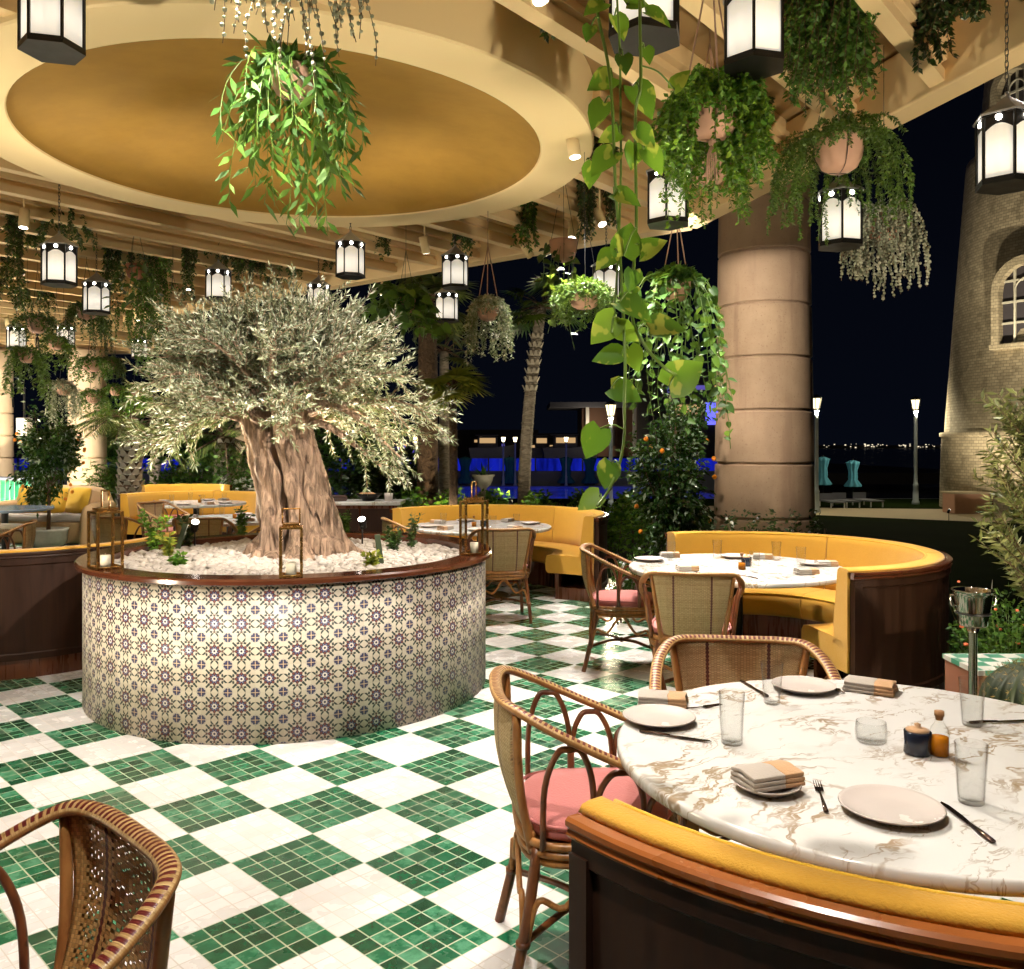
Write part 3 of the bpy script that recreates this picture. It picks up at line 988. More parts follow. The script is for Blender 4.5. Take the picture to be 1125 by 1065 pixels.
ch1 = place_chair(-.925, 1.50, 226, 'nearest rattan armchair, cropped at the lower left with open weave back')
for c in children(ch1):
    if c.name.startswith('back_panel'):
        c.data = c.data.copy(); c.data.materials[0] = M['weave_open']
place_chair(-4.95, 8.55, 200, 'rattan armchair with pink cushion behind the dark curved bench at the far left')
place_chair(-4.55, 11.6, -20, 'pale rattan armchair between the brass lantern and the long back-left tables')
place_chair(-4.15, 9.5, 70, 'rattan armchair left of the upright leafy sprig, at the nearer back-left table')
place_chair(-3.25, 9.35, 95, 'rattan armchair with woven back turned to the planter, at the nearer back-left table')
place_chair(-2.55, 9.8, 150, 'rattan armchair close to the left of the olive trunk, arm rail sloping up')
place_chair(-5.35, 13.9, -35, 'small rattan armchair at the left end of the furthest yellow banquette')

# ---------------------------------------------------------------- curved banquettes
def banquette(label, cx, cy, a0, a1, R1, H=.86, seams=(), th=.15, rim='wood_trim'):
    a0, a1 = math.radians(a0), math.radians(a1)
    t = thing('curved_banquette', label, 'banquette', (cx, cy, 0), 0, 'round yellow banquettes')
    n = max(12, int((a1-a0)/math.radians(3)))
    da = .018/R1
    mb = MB()
    mb.lathe([(R1-.045, .13), (R1-.005, .13), (R1-.005, .17), (R1-.012, .18), (R1-.012, H-.085), (R1, H-.075), (R1, H-.035), (R1-.045, H-.035), (R1-.045, .13)], n, a0, a1, smooth=False, cap=True)
    # frame posts at the two ends
    for a in (a0+.02, a1-.02):
        mb.box((math.cos(a)*(R1-.022), math.sin(a)*(R1-.022), (H-.06)/2+.07), (.055, .05, H-.20), rz=a)
    mb.build('wood_back', M['wood_dark'], t)
    mb = MB()
    mb.lathe([(R1-.044, H-.034), (R1+.002, H-.034), (R1+.008, H-.026), (R1+.003, H-.016), (R1+.010, H-.008), (R1+.010, H+.002), (R1+.003, H+.008), (R1-.022, H+.008), (R1-.028, H+.002), (R1-.044, H+.002), (R1-.044, H-.034)], n, a0-da*.4, a1+da*.4, smooth=False, cap=True)
    mb.build('top_trim', M[rim], t)
    mb = MB()
    mb.lathe([(R1-.50, .0), (R1-.03, .0), (R1-.03, .125), (R1-.46, .125), (R1-.46, .27), (R1-.50, .27), (R1-.50, 0)], n, a0+.03, a1-.03, smooth=False, cap=True)
    mb.build('plinth', M['wood_red'], t)
    # upholstered back, in segments with a narrow seam
    cuts = [a0-da]+[math.radians(s) for s in seams]+[a1+da]
    mb = MB()
    for i in range(len(cuts)-1):
        b0 = cuts[i]+(.004 if i else 0); b1 = cuts[i+1]-(.004 if i < len(cuts)-2 else 0)
        m = max(4, int(n*(b1-b0)/(a1-a0)))
        rt, rb = R1-th, R1-th-.05
        prof = [(R1-.046, .40), (R1-.046, H+.003), (R1-.032, H+.004), (R1-.042, H+.018), (R1-.06, H+.022), (rt+.02, H+.022), (rt-.004, H+.008), (rt-.012, H-.03), (rb, .55), (rb-.005, .42), (R1-.046, .40)]
        mb.lathe(prof, m, b0, b1, cap=True)
    bo = mb.build('backrest', M['fabric_yellow'], t)
    arc = lambda r_, z_: [V((r_*math.cos(a0+(a1-a0)*k/n), r_*math.sin(a0+(a1-a0)*k/n), z_)) for k in range(n+1)]
    mb = MB(); mb.tube(arc(R1-th-.001, H+.012), .0055, 6); mb.build('piping', M['fabric_pillow'], bo)
    mb = MB(); mb.tube(arc(R1-.60+.012, .446), .0055, 6); mb.build('piping', M['fabric_pillow'], t)
    mb = MB()
    for i in range(len(cuts)-1):
        b0 = cuts[i]+(.004 if i else 0); b1 = cuts[i+1]-(.004 if i < len(cuts)-2 else 0)
        m = max(4, int(n*(b1-b0)/(a1-a0)))
        ri = R1-.60
        prof = [(R1-.05, .275), (R1-.05, .445), (R1-.21, .462), (ri+.10, .465), (ri+.03, .455), (ri+.004, .425), (ri, .39), (ri+.005, .30), (ri+.03, .272), (R1-.05, .275)]
        mb.lathe(prof, m, b0, b1, cap=True)
    mb.build('seat', M['fabric_yellow'], t)
    return t
banquette('nearest curved banquette, its dark wood back and orange trim cropped at the lower right', 1.10, 2.455, 216, 385, 1.215, seams=(262, 305, 350), th=.115)
banquette('yellow curved banquette wrapping the middle round table before the stone column', 1.76, 6.30, -80, 112, 1.23, H=.86, seams=(-18, 45), rim='wood_rim')
banquette('yellow curved banquette around the far marble table behind the planter', -.26, 9.60, -29, 152, 1.30, seams=(48, 105), rim='wood_rim')
banquette('dark backed curved banquette meeting the left side of the tiled planter', -4.00, 7.14, 182, 368, 1.27, seams=(230, 285), rim='wood_dark')
banquette('small yellow banquette with dark end panel behind the back-left dining tables', -4.75, 13.05, 20, 170, 1.18, seams=(90,), rim='wood_rim')
banquette('furthest yellow banquette, just its top showing behind the back-left tables', -6.05, 15.7, 40, 140, 1.1, seams=(90,), rim='wood_rim')

# ---------------------------------------------------------------- round tables
def round_table(label, x, y, r, mat='marble', edge='marble', z=.75, th=.036, rot=0.0):
    t = thing('round_table', label, 'table', (x, y, 0), rot, 'round tables')
    mb = MB(); b = .006
    mb.lathe([(0, z-th), (r-b*2, z-th), (r-b, z-th+.002), (r, z-th+b*1.5), (r, z-b*1.5), (r-b*.5, z-b*.5), (r-b*1.5, z), (0, z)], 96)
    for i in range(len(mb.sm)): mb.sm[i] = (i % 7) not in (0, 6)
    mb.build('tabletop', M[mat], t)
    mb = MB()
    mb.lathe([(0, .0), (.30, .0), (.30, .018), (.06, .04), (0, .04)], 40, smooth=False); mb.build('base', M['black_metal'], t)
    mb = MB()
    mb.lathe([(.045, .04), (.045, z-th-.02), (.20, z-th-.012), (.20, z-th-.001), (0, z-th-.001)], 24); mb.build('pedestal', M['black_metal'], t)
    return t
round_table('nearest round white marble table with gold veins, set for five', 1.055, 2.475, .755)
round_table('round white marble table in the middle, inside the banquette by the stone column', 1.58, 6.22, .75, rot=1.0)
round_table('far round marble table laid behind the planter in the curved banquette', -.33, 9.40, .75, rot=2.0)
round_table('round back-left table laid with glasses before the small yellow banquette', -4.72, 13.2, .72, rot=.5)
round_table('nearer back-left table laid with white plates, beyond the planter gravel', -3.30, 10.35, .70, rot=1.5)
round_table('dark rimmed round table with grey blue top before the wicker sofa', -6.95, 12.1, .60, mat='table_blue')
round_table('round table top at the left edge behind the curved bench armchair', -5.55, 9.25, .45, rot=2.6)

# ---------------------------------------------------------------- tableware
def plate_mesh(r):
    mb = MB()
    mb.lathe([(0, .0015), (r*.55, .0015), (r*.62, 0), (r*.66, .004), (r*.93, .0145), (r, .020), (r*.985, .0225), (r*.92, .0185), (r*.66, .0095), (r*.5, .008), (0, .008)], 40)
    return mb
def plate(x, y, z, r, label):
    o = plate_mesh(r).build('plate', M['ceramic'], None, (x, y, z))
    return tag(o, label, 'plate', 'plates on the tables')
def napkin(x, y, z, rz, label, s=1.0):
    t = thing('folded_napkin', label, 'napkin', (x, y, z), rz, 'folded napkins')
    for nm, m, x0, x1, dz in (('grey_half', 'linen_grey', -.075*s, .018*s, 0), ('tan_half', 'linen_tan', .018*s, .075*s, 0)):
        mb = MB()
        W = .05*s
        for k in range(3):
            z0 = .001+k*.0115; q = 1-.03*k
            ny = 14; vs = []
            for i in range(ny+1):
                a = i/ny; yy = (-1+2*a)*W*q
                zz = z0+.0045*math.sin(PI*a)*(.6+.4*k)
                for xx in (x0, x1):
                    xw = xx*(1-.02*k)+.002*math.sin(a*9+k)
                    vs.append((xw, yy, zz)); vs.append((xw, yy, zz+.0095))
            fs = []
            for i in range(ny):
                b = 4*i
                fs += [(b+1, b+3, b+7, b+5), (b, b+4, b+6, b+2), (b, b+1, b+5, b+4), (b+2, b+6, b+7, b+3)]
            fs += [(0, 2, 3, 1), (4*ny, 4*ny+1, 4*ny+3, 4*ny+2)]
            mb.add(vs, fs, smooth=True)
            mb.sm[-2:] = [False, False]
        o = mb.build(nm, M[m], t, bevel=.002)
    return t
def tumbler_mesh(h, r0, r1):
    mb = MB(); w = .0018
    mb.lathe([(0, 0), (r0-.003, 0), (r0, .003), (r1, h-.001), (r1-w*.5, h), (r1-w, h-.001), (r0-w, .012), (r0-.008, .009), (0, .009)], 32)
    return mb
def tumbler(x, y, z, label, h=.135, r0=.027, r1=.036):
    return tag(tumbler_mesh(h, r0, r1).build('glass_tumbler', M['glass'], None, (x, y, z)), label, 'glass', 'water glasses on the tables')
def fork(x, y, z, rz, label):
    mb = MB()
    mb.tube([(0, -.095, .004), (0, -.05, .006), (0, .01, .005), (0, .03, .004)], [.0062, .0048, .0026, .004], 8, flat=.5)
    mb.box((0, .040, .0045), (.020, .022, .003))
    for k in range(4): mb.tube([(-.0082+k*.0055, .05, .0045), (-.0082+k*.0055, .092, .006)], [.0016, .0009], 6)
    return tag(mb.build('fork', M['cutlery'], None, (x, y, z), rot=(0, 0, rz)), label, 'fork', 'cutlery on the tables')
def knife(x, y, z, rz, label):
    mb = MB()
    mb.tube([(0, -.105, .005), (0, -.06, .006), (0, -.015, .005)], [.0072, .0065, .0048], 8, flat=.6)
    pts = [(-.0055, -.015), (.0055, -.015), (.0088, .03), (.008, .085), (.002, .108), (-.0055, .10)]
    vs = [(px, py, .003) for px, py in pts]+[(px, py, .0048) for px, py in pts]
    n = len(pts)
    mb.add(vs, [tuple(range(n-1, -1, -1)), tuple(range(n, 2*n))]+[(i, (i+1) % n, n+(i+1) % n, n+i) for i in range(n)], smooth=False)
    return tag(mb.build('knife', M['cutlery'], None, (x, y, z), rot=(0, 0, rz)), label, 'knife', 'cutlery on the tables')
def oil_bottle(x, y, z, label, h=.115):
    t = thing('oil_bottle', label, 'bottle', (x, y, z), 0, 'oil bottles on the tables')
    mb = MB(); mb.lathe([(0, 0), (.024, 0), (.026, .003), (.026, h*.5), (.022, h*.62), (.012, h*.74), (.0105, h*.86), (.0125, h*.875), (.0125, h*.895), (.009, h*.895)], 20); mb.build('bottle', M['glass'], t)
    mb = MB(); mb.lathe([(0, .003), (.0235, .003), (.0235, h*.42), (0, h*.42)], 20); mb.build('oil', M['oil'], t)
    mb = MB(); mb.lathe([(0, h*.80), (.0088, h*.80), (.0105, h*.896), (.0125, h*.90), (.0125, h), (0, h)], 14); mb.build('cork', M['cork'], t)
def salt_pot(x, y, z, label):
    t = thing('salt_pot', label, 'pot', (x, y, z), 0, 'dark salt pots')
    mb = MB(); mb.lathe([(0, 0), (.032, 0), (.036, .004), (.034, .03), (.036, .062), (.033, .064), (.030, .056), (0, .052)], 24); mb.build('pot', M['navy_glaze'], t)
    mb = MB(); mb.lathe([(.0, .0615), (.030, .061), (.031, .067), (.018, .072), (.007, .074), (.009, .082), (0, .086)], 18); mb.build('lid', M['linen_tan'], t)
def candle_bowl(x, y, z, label):
    t = thing('candle_glass', label, 'glass', (x, y, z), 0)
    mb = MB(); mb.lathe([(0, 0), (.036, 0), (.042, .006), (.044, .03), (.041, .058), (.039, .058), (.041, .03), (.038, .008), (0, .006)], 28); mb.build('bowl', M['glass'], t)

Z1 = .751
def T(px, py): return G(px, py, Z1)
p = T(724, 793); plate(p.x, p.y, Z1, .112, 'grey plate at the left edge of the nearest marble table, below a napkin')
p = T(883, 758); plate(p.x, p.y, Z1, .108, 'grey plate on the far side of the nearest table, right of a tumbler')
p = T(979, 893); plate(p.x, p.y, Z1, .116, 'large grey plate at the front of the nearest table, between fork and knife')
p = T(843, 868); plate(p.x, p.y, Z1, .082, 'small side plate under the two-tone napkin at the front of the nearest table')
napkin(p.x, p.y, Z1+.0175, .35, 'tan and grey napkin on a side plate at the front of the nearest table')
p = T(728, 774); napkin(p.x, p.y, Z1, -.25, 'folded tan napkin on the left rim of the nearest table, behind a grey plate', 1.05)
p = T(956, 759); napkin(p.x, p.y, Z1, -.55, 'folded tan napkin on the far rim of the nearest table by the dark bench', 1.1)
p = T(804, 817); tumbler(p.x, p.y, Z1, 'clear tumbler on the left of the nearest table at the knife tip', .148, .030, .037)
p = T(848, 773); tumbler(p.x, p.y, Z1, 'clear tumbler on the far side of the nearest table before the woven chair back', .135, .026, .037)
p = T(1068, 797); tumbler(p.x, p.y, Z1, 'clear tumbler on the nearest table below the steel ice bucket', .142, .028, .038)
p = T(1067, 882); tumbler(p.x, p.y, Z1, 'clear tumbler at the front right of the nearest table above a knife', .142, .029, .037)
p = T(957, 815); candle_bowl(p.x, p.y, Z1, 'low clear glass bowl in the middle of the nearest table')
p = T(1008, 828); salt_pot(p.x, p.y, Z1, 'dark navy salt pot on the nearest table beside the orange oil bottle')
p = T(1032, 830); oil_bottle(p.x, p.y, Z1, 'small corked bottle of orange oil on the nearest table', .122)
p = T(902, 876); fork(p.x, p.y, Z1, -.22, 'dark fork between the napkin and the large plate on the nearest table')
p = T(1061, 904); knife(p.x, p.y, Z1, .04, 'dark knife right of the large plate at the front of the nearest table')
a, b = T(690, 803), T(795, 818); knife((a.x+b.x)/2, (a.y+b.y)/2, Z1, math.atan2(b.y-a.y, b.x-a.x)-PI/2, 'long dark knife before the left plate on the nearest table')
a, b = T(842, 766), T(814, 749); knife((a.x+b.x)/2, (a.y+b.y)/2, Z1, math.atan2(b.y-a.y, b.x-a.x)-PI/2, 'dark knife left of the far tumbler on the nearest table')
a, b = T(906, 748), T(926, 764); fork((a.x+b.x)/2, (a.y+b.y)/2, Z1, math.atan2(b.y-a.y, b.x-a.x)-PI/2, 'dark fork between the far plate and the far napkin of the nearest table')
a, b = T(1080, 795), T(1121, 793); knife((a.x+b.x)/2, (a.y+b.y)/2, Z1, math.atan2(b.y-a.y, b.x-a.x)-PI/2, 'dark knife right of the tumbler that stands below the ice bucket')
a, b = T(757, 781), T(768, 779); fork(a.x+.03, a.y+.02, Z1, -1.2, 'dark fork half under the napkin on the left rim of the nearest table')

# middle table
MT = 'of the middle round table'
for px, py, kind, lab in (
    (709, 616, 'plate', 'plate at the left edge '+MT), (807, 613, 'plate', 'plate at the far edge '+MT+', behind the tumblers'),
    (794, 632, 'plate', 'plate at the near edge '+MT), (895, 621, 'plate', 'plate at the right side '+MT),
    (720, 610, 'nap', 'folded napkin on the left edge '+MT), (755, 627, 'nap', 'folded napkin on the near left '+MT),
    (838, 614, 'nap', 'folded napkin on the far side '+MT), (918, 622, 'nap', 'folded napkin on the right end '+MT), (886, 631, 'nap', 'folded napkin on the near right '+MT),
    (737, 616, 'glass', 'tumbler standing on the left '+MT), (788, 614, 'glass', 'tumbler standing on the far side '+MT), (853, 616, 'glass', 'tumbler standing at the far right '+MT),
    (880, 623, 'glass', 'tumbler standing on the right '+MT), (829, 629, 'glass', 'tumbler beside the dark pot in the centre '+MT),
    (820, 622, 'salt', 'dark salt pot in the centre '+MT), (815, 626, 'oil', 'oil bottle in the centre '+MT), (773, 631, 'fork', 'fork left of the near plate '+MT), (820, 634, 'knife', 'knife right of the near plate '+MT)):
    p = T(px, py)
    c = V((1.58, 6.22, 0)); d = V((p.x, p.y, 0))-c
    if d.length > .64: d = d*(.64/d.length); p = c+d
    rz = R.uniform(-.5, .5)
    if kind == 'plate': plate(p.x, p.y, Z1, .11, lab)
    elif kind == 'nap': napkin(p.x, p.y, Z1+(.0015), rz, lab, .95)
    elif kind == 'glass': tumbler(p.x, p.y, Z1, lab, .14)
    elif kind == 'salt': salt_pot(p.x, p.y, Z1, lab)
    elif kind == 'oil': oil_bottle(p.x, p.y, Z1, lab)
    elif kind == 'fork': fork(p.x, p.y, Z1, rz, lab)
    elif kind == 'knife': knife(p.x, p.y, Z1, rz, lab)
FT = 'of the far marble table'
for a, kind, lab in ((200, 'plate', 'plate on the left side '+FT), (268, 'plate', 'plate on the near side '+FT+', above the woven chair back'), (20, 'plate', 'plate on the right side '+FT), (110, 'plate', 'plate on the far side '+FT),
                     (232, 'nap', 'folded napkin on the near left '+FT), (310, 'nap', 'folded napkin on the near right '+FT), (60, 'nap', 'folded napkin on the far right '+FT), (150, 'nap', 'folded napkin on the far left '+FT),
                     (180, 'glass', 'tumbler on the left '+FT), (340, 'glass', 'tumbler on the right '+FT), (85, 'glass', 'tumbler on the far side '+FT), (290, 'glass', 'tumbler on the near side '+FT)):
    r = .56 if kind != 'glass' else .40
    x, y = -.33+r*math.cos(math.radians(a)), 9.40+r*math.sin(math.radians(a))
    if kind == 'plate': plate(x, y, Z1, .11, lab)
    elif kind == 'nap': napkin(x, y, Z1, math.radians(a), lab)
    else: tumbler(x, y, Z1, lab)
salt_pot(-.30, 9.3, Z1, 'dark salt pot in the middle '+FT); oil_bottle(-.40, 9.28, Z1, 'oil bottle in the middle '+FT)
for (cx, cy, rr_, nm) in ((-4.72, 13.2, .52, 'round back-left table by the small yellow banquette'), (-3.30, 10.35, .50, 'nearer back-left table beyond the gravel')):
    for k, (a, side) in enumerate(((200, 'left'), (270, 'near'), (340, 'right'), (90, 'far'))):
        x, y = cx+rr_*math.cos(math.radians(a)), cy+rr_*math.sin(math.radians(a))
        plate(x, y, Z1, .11, 'plate on the %s side of the %s' % (side, nm))
        a2 = math.radians(a+32)
        tumbler(cx+.40*math.cos(a2), cy+.40*math.sin(a2), Z1, 'tumbler on the %s side of the %s' % (side, nm))
        a3 = math.radians(a-30)
        napkin(cx+rr_*math.cos(a3), cy+rr_*math.sin(a3), Z1, a3, 'folded napkin on the %s side of the %s' % (side, nm))
    oil_bottle(cx+.05, cy, Z1, 'oil bottle in the middle of the '+nm)

# ---------------------------------------------------------------- wicker sofa with cushions, bar, console
t = thing('wicker_sofa', 'pale wicker sofa with rolled arms behind the orange tree', 'sofa', (-7.62, 14.6, 0), -.12)
mb = MB()
mb.box((0, 0, .20), (1.56, .66, .36))
mb.build('base', M['wicker'], t, bevel=.04)
mb = MB()
vs = spline([(-.86, .33, .55), (-.7, .37, .80), (-.3, .39, .86), (.3, .39, .86), (.7, .37, .80), (.86, .33, .55)], 6)
mb.tube(vs, .07, 10); mb.box((0, .35, .56), (1.6, .10, .52)); mb.build('back', M['wicker'], t)
for sx in (-1, 1):
    mb = MB(); mb.tube(spline([(sx*.84, .36, .60), (sx*.86, .1, .60), (sx*.86, -.25, .58), (sx*.86, -.36, .50), (sx*.85, -.38, .2), (sx*.84, -.37, .02)], 5), .085, 10)
    mb.box((sx*.83, -.02, .28), (.12, .64, .54)); mb.build('arm', M['wicker'], t)
mb = MB(); mb.box((0, -.04, .43), (1.5, .60, .12)); mb.build('seat_cushion', M['linen_grey'], t, bevel=.04)
def pillow(x, y, z, w, h, rz, label):
    mb = MB(); n = 12; vs = []; fs = []
    for side in (-1, 1):
        for j in range(n+1):
            for i in range(n+1):
                u, v = -1+2*i/n, -1+2*j/n
                e = (1-u**4)*(1-v**4)
                pin = 1-.06*(u*u*v*v)
                vs.append((u*w/2*(1-.05*(1-v*v)*0)*pin, side*.085*e**.5, v*h/2*pin))
    for s0 in (0, (n+1)**2):
        for j in range(n):
            for i in range(n):
                a = s0+j*(n+1)+i; fs.append((a, a+1, a+n+2, a+n+1))
    mb.add(vs, fs)
    o = mb.build('cushion', M['fabric_pillow'], None, (x, y, z), rot=(-.30, 0, rz))
    tag(o, label, 'cushion', 'yellow cushions on the wicker sofa')
pillow(-7.95, 14.68, .71, .50, .46, .22, 'yellow cushion on the left of the wicker sofa, behind the tree stem')
pillow(-7.58, 14.64, .70, .44, .44, -.12, 'yellow cushion in the middle of the wicker sofa')
pillow(-7.17, 14.60, .70, .50, .44, -.45, 'yellow cushion leaning on the right arm of the wicker sofa')
t = thing('tiled_bar', 'green fluted tile bar counter at the far left edge', 'bar', (-10.0, 17.2, 0))
mb = MB(); mb.box((0, 0, .47), (1.6, .5, .94)); mb.build('front', M['green_tile'], t)
mb = MB(); mb.box((0, 0, .965), (1.7, .6, .05)); mb.build('counter', M['wall_grey'], t, bevel=.006)

p = P(397, 550, 11.2)
t = thing('service_console', 'dark wooden service console with white top behind the olive trunk', 'console', (p.x, 11.35, 0))
mb = MB(); mb.box((0, 0, .45), (.94, .5, .80)); mb.box((0, 0, .03), (.86, .44, .06)); mb.build('cabinet', M['wood_red'], t, bevel=.006)
for sx in (-1, 1):
    mb = MB(); mb.box((sx*.235, -.256, .46), (.44, .014, .70)); mb.build('door', M['wood_dark'], t, bevel=.004)
mb = MB(); mb.box((0, 0, .875), (1.02, .56, .045)); mb.build('top', M['marble'], t, bevel=.006)
t = thing('serving_bowl', 'dark bowl of bread standing on the service console', 'bowl', (p.x+.08, 11.3, .898))
mb = MB(); mb.lathe([(0, 0), (.07, 0), (.17, .09), (.165, .094), (.07, .012), (0, .01)], 24); mb.build('bowl', M['black_metal'], t)
mb = MB()
for k in range(5): mb.ball((R.uniform(-.07, .07), R.uniform(-.06, .06), .075), .05, 8, 6, (1.4, .8, .7))
mb.build('bread', M['cork'], t)
t = thing('menu_stack', 'stack of brown leather menus on the left end of the service console', 'menus', (p.x-.32, 11.3, .898), .2)
mb = MB()
for k in range(5): mb.box((R.uniform(-.01, .01), R.uniform(-.01, .01), .006+.013*k), (.22, .30, .011), rz=R.uniform(-.08, .08))
mb.build('covers', M['menu_leather'], t)
mb = MB(); mb.lathe([(0, 0), (.05, 0), (.055, .10), (.05, .10), (.045, .006), (0, .006)], 16)
tag(mb.build('cup', M['ceramic'], None, (p.x+.34, 11.25, .898)), 'small pale cup on the right end of the service console', 'cup')

# ---------------------------------------------------------------- steel ice bucket on its stand
p = P(1069, 668, 4.1)
t = thing('ice_bucket_stand', 'polished steel ice bucket on a slim stand right of the near table', 'ice bucket', (p.x, 4.1, 0))
mb = MB(); mb.lathe([(0, 0), (.13, 0), (.13, .012), (.03, .03), (.019, .05), (.019, .73), (.03, .755), (0, .755)], 28); mb.build('stand', M['steel'], t)
mb = MB(); mb.lathe([(0, .765), (.058, .765), (.064, .772), (.070, .83), (.083, .905), (.090, .927), (.094, .929), (.092, .934), (.086, .929), (.078, .905), (.066, .83), (.059, .776), (0, .774)], 40); mb.build('bucket', M['steel'], t)
mb = MB(); mb.tube(circle_pts(.0745, .825, 32), .0045, 6, closed=True); mb.build('collar', M['dark_steel'], t)
for sx in (-1, 1):
    mb = MB(); mb.tube(spline([(sx*.082, 0, .905), (sx*.106, 0, .905), (sx*.100, 0, .86), (sx*.074, 0, .86)], 4), .004, 6); mb.build('handle', M['steel'], t)
# ================================================================ olive planter
PX, PY = -1.48, 6.01
t = thing('olive_planter', 'big round planter clad in patterned blue and cream tiles with a dark wooden rim', 'planter', (PX, PY, 0))
mb = MB(); mb.lathe([(1.28, .004), (1.30, .004), (1.30, .856), (1.28, .856)], 160); mb.build('tiled_wall', M['planter_tile'], t)
for i in range(0): pass
mb = MB(); mb.lathe([(1.165, .72), (1.165, .882), (1.175, .892), (1.335, .892), (1.345, .882), (1.345, .862), (1.335, .856), (1.30, .855), (1.19, .855), (1.19, .72)], 160, smooth=False); mb.build('rim', M['wood_rim'], t)
mb = MB(); mb.lathe([(0, .80), (1.17, .80)], 64); mb.build('soil', M['soil'], t)
mb = MB()
ico = [(0, 0, 1), (.894, 0, .447), (.276, .851, .447), (-.724, .526, .447), (-.724, -.526, .447), (.276, -.851, .447), (.724, .526, -.447), (-.276, .851, -.447), (-.894, 0, -.447), (-.276, -.851, -.447), (.724, -.526, -.447), (0, 0, -1)]
icf = [(0, 1, 2), (0, 2, 3), (0, 3, 4), (0, 4, 5), (0, 5, 1), (1, 6, 2), (2, 7, 3), (3, 8, 4), (4, 9, 5), (5, 10, 1), (6, 7, 2), (7, 8, 3), (8, 9, 4), (9, 10, 5), (10, 6, 1), (11, 7, 6), (11, 8, 7), (11, 9, 8), (11, 10, 9), (11, 6, 10)]
for i in range(5200):
    r = 1.15*math.sqrt(R.random()); a = R.uniform(0, 2*PI)
    s = R.uniform(.012, .030) if R.random() < .93 else R.uniform(.03, .045)
    q = (R.uniform(.8, 1.5), R.uniform(.7, 1.2), R.uniform(.5, .9)); m = Matrix.Rotation(R.uniform(0, 6), 3, 'Z')
    c = V((r*math.cos(a), r*math.sin(a), .822+.035*(1-r/1.15)+R.uniform(0, .022)))
    mb.add([c+m @ V((v[0]*s*q[0]*R.uniform(.8, 1.2), v[1]*s*q[1]*R.uniform(.8, 1.2), v[2]*s*q[2])) for v in ico], icf)
g = mb.build('gravel', M['pebble'], None, (PX, PY, 0)); tag(g, 'pale pebbles covering the bed of the round tiled planter', 'pebbles', None, 'stuff')

# ---------------------------------------------------------------- olive tree
t = thing('olive_tree', 'old olive tree with gnarled split trunk and wide silvery crown in the tiled planter', 'tree', (PX+.02, PY, .82))
mb = MB()
def trunk_c(z): return V((-.13*(z/1.0)**1.3+.02*math.sin(z*5), .02*math.sin(z*3), z))
NL, NA = 46, 72
vs = []
for j in range(NL+1):
    z = 1.12*j/NL
    flare = .205+.135*math.exp(-z/.16)+.03*math.exp(-z/.5)+.05*max(0, (z-.72)/.4)**1.4
    for k in range(NA):
        a = 2*PI*k/NA
        tw = a+z*.9
        rg = .10*math.sin(3*tw+.6)+.075*math.sin(5*tw-1.2+z*2)+.05*math.sin(9*tw+z*5)+.035*math.sin(17*tw-z*9)+.02*math.sin(29*tw+z*13)
        toe = math.exp(-z/.11)*(.26*max(0, math.sin(4*a+.8))**2+.14*max(0, math.sin(7*a))**2)
        cleft = -.62*math.exp(-((math.atan2(math.sin(a+PI*.60-z*.12), math.cos(a+PI*.60-z*.12)))/.17)**2)*min(1, z/.12+.35)
        r = flare*(1+rg+toe+cleft)
        sx = 1.0; sy = .8
        c = trunk_c(z)
        vs.append((c.x+r*math.cos(a)*sx, c.y+r*math.sin(a)*sy, z+.012*math.sin(11*a+z*20)))
fs = []
for j in range(NL):
    for k in range(NA):
        k2 = (k+1) % NA; fs.append((j*NA+k, j*NA+k2, (j+1)*NA+k2, (j+1)*NA+k))
fs.append(tuple(NL*NA+k for k in range(NA)))
mb.add(vs, fs)
for k in range(13):                                # surface roots and ropes of wood
    a = 2*PI*k/13+R.uniform(-.2, .2); r0 = R.uniform(.40, .55)
    p = [V((math.cos(a)*r0, math.sin(a)*r0*.85, -.03)), V((math.cos(a)*.36, math.sin(a)*.31, .03))]
    for z in (.14, .34, .58, .82):
        a += R.uniform(-.07, .10); c = trunk_c(z); rr_ = .215+.10*math.exp(-z/.16)
        p.append(V((c.x+math.cos(a)*rr_, c.y+math.sin(a)*rr_*.82, z)))
    pts = spline(p, 5); n = len(pts)
    mb.tube(pts, [(.028+.022*math.sin(i*.9+k))*(1.25-.5*i/n) for i in range(n)], 9)
mb.build('trunk', M['bark_olive'], t)
lf = MB(); br = MB(); core = MB()
def twig(p, d, L, nl=.0165):
    pts = [p]; n = 5
    for i in range(n):
        d = (d+V((R.gauss(0, .12), R.gauss(0, .12), R.gauss(0, .10)-.015))).normalized()
        pts.append(pts[-1]+d*(L/n))
    br.tube(pts, [.0032-.0004*i for i in range(n+1)], 4)
    k = int(L/nl)
    for i in range(k):
        s = (i+.5)/k*n; a = int(s); q = pts[a].lerp(pts[a+1], s-a); dd = (pts[a+1]-pts[a]).normalized()
        o = V((R.gauss(0, 1), R.gauss(0, 1), R.gauss(0, 1))); o = (o-dd*o.dot(dd)).normalized()
        for sg in (-1, 1):
            lf.leaf(q, dd*.85+o*sg*.75, R.uniform(.029, .055), R.uniform(.008, .0130))
    lf.leaf(pts[-1], d, .05, .012)
top = trunk_c(1.03)
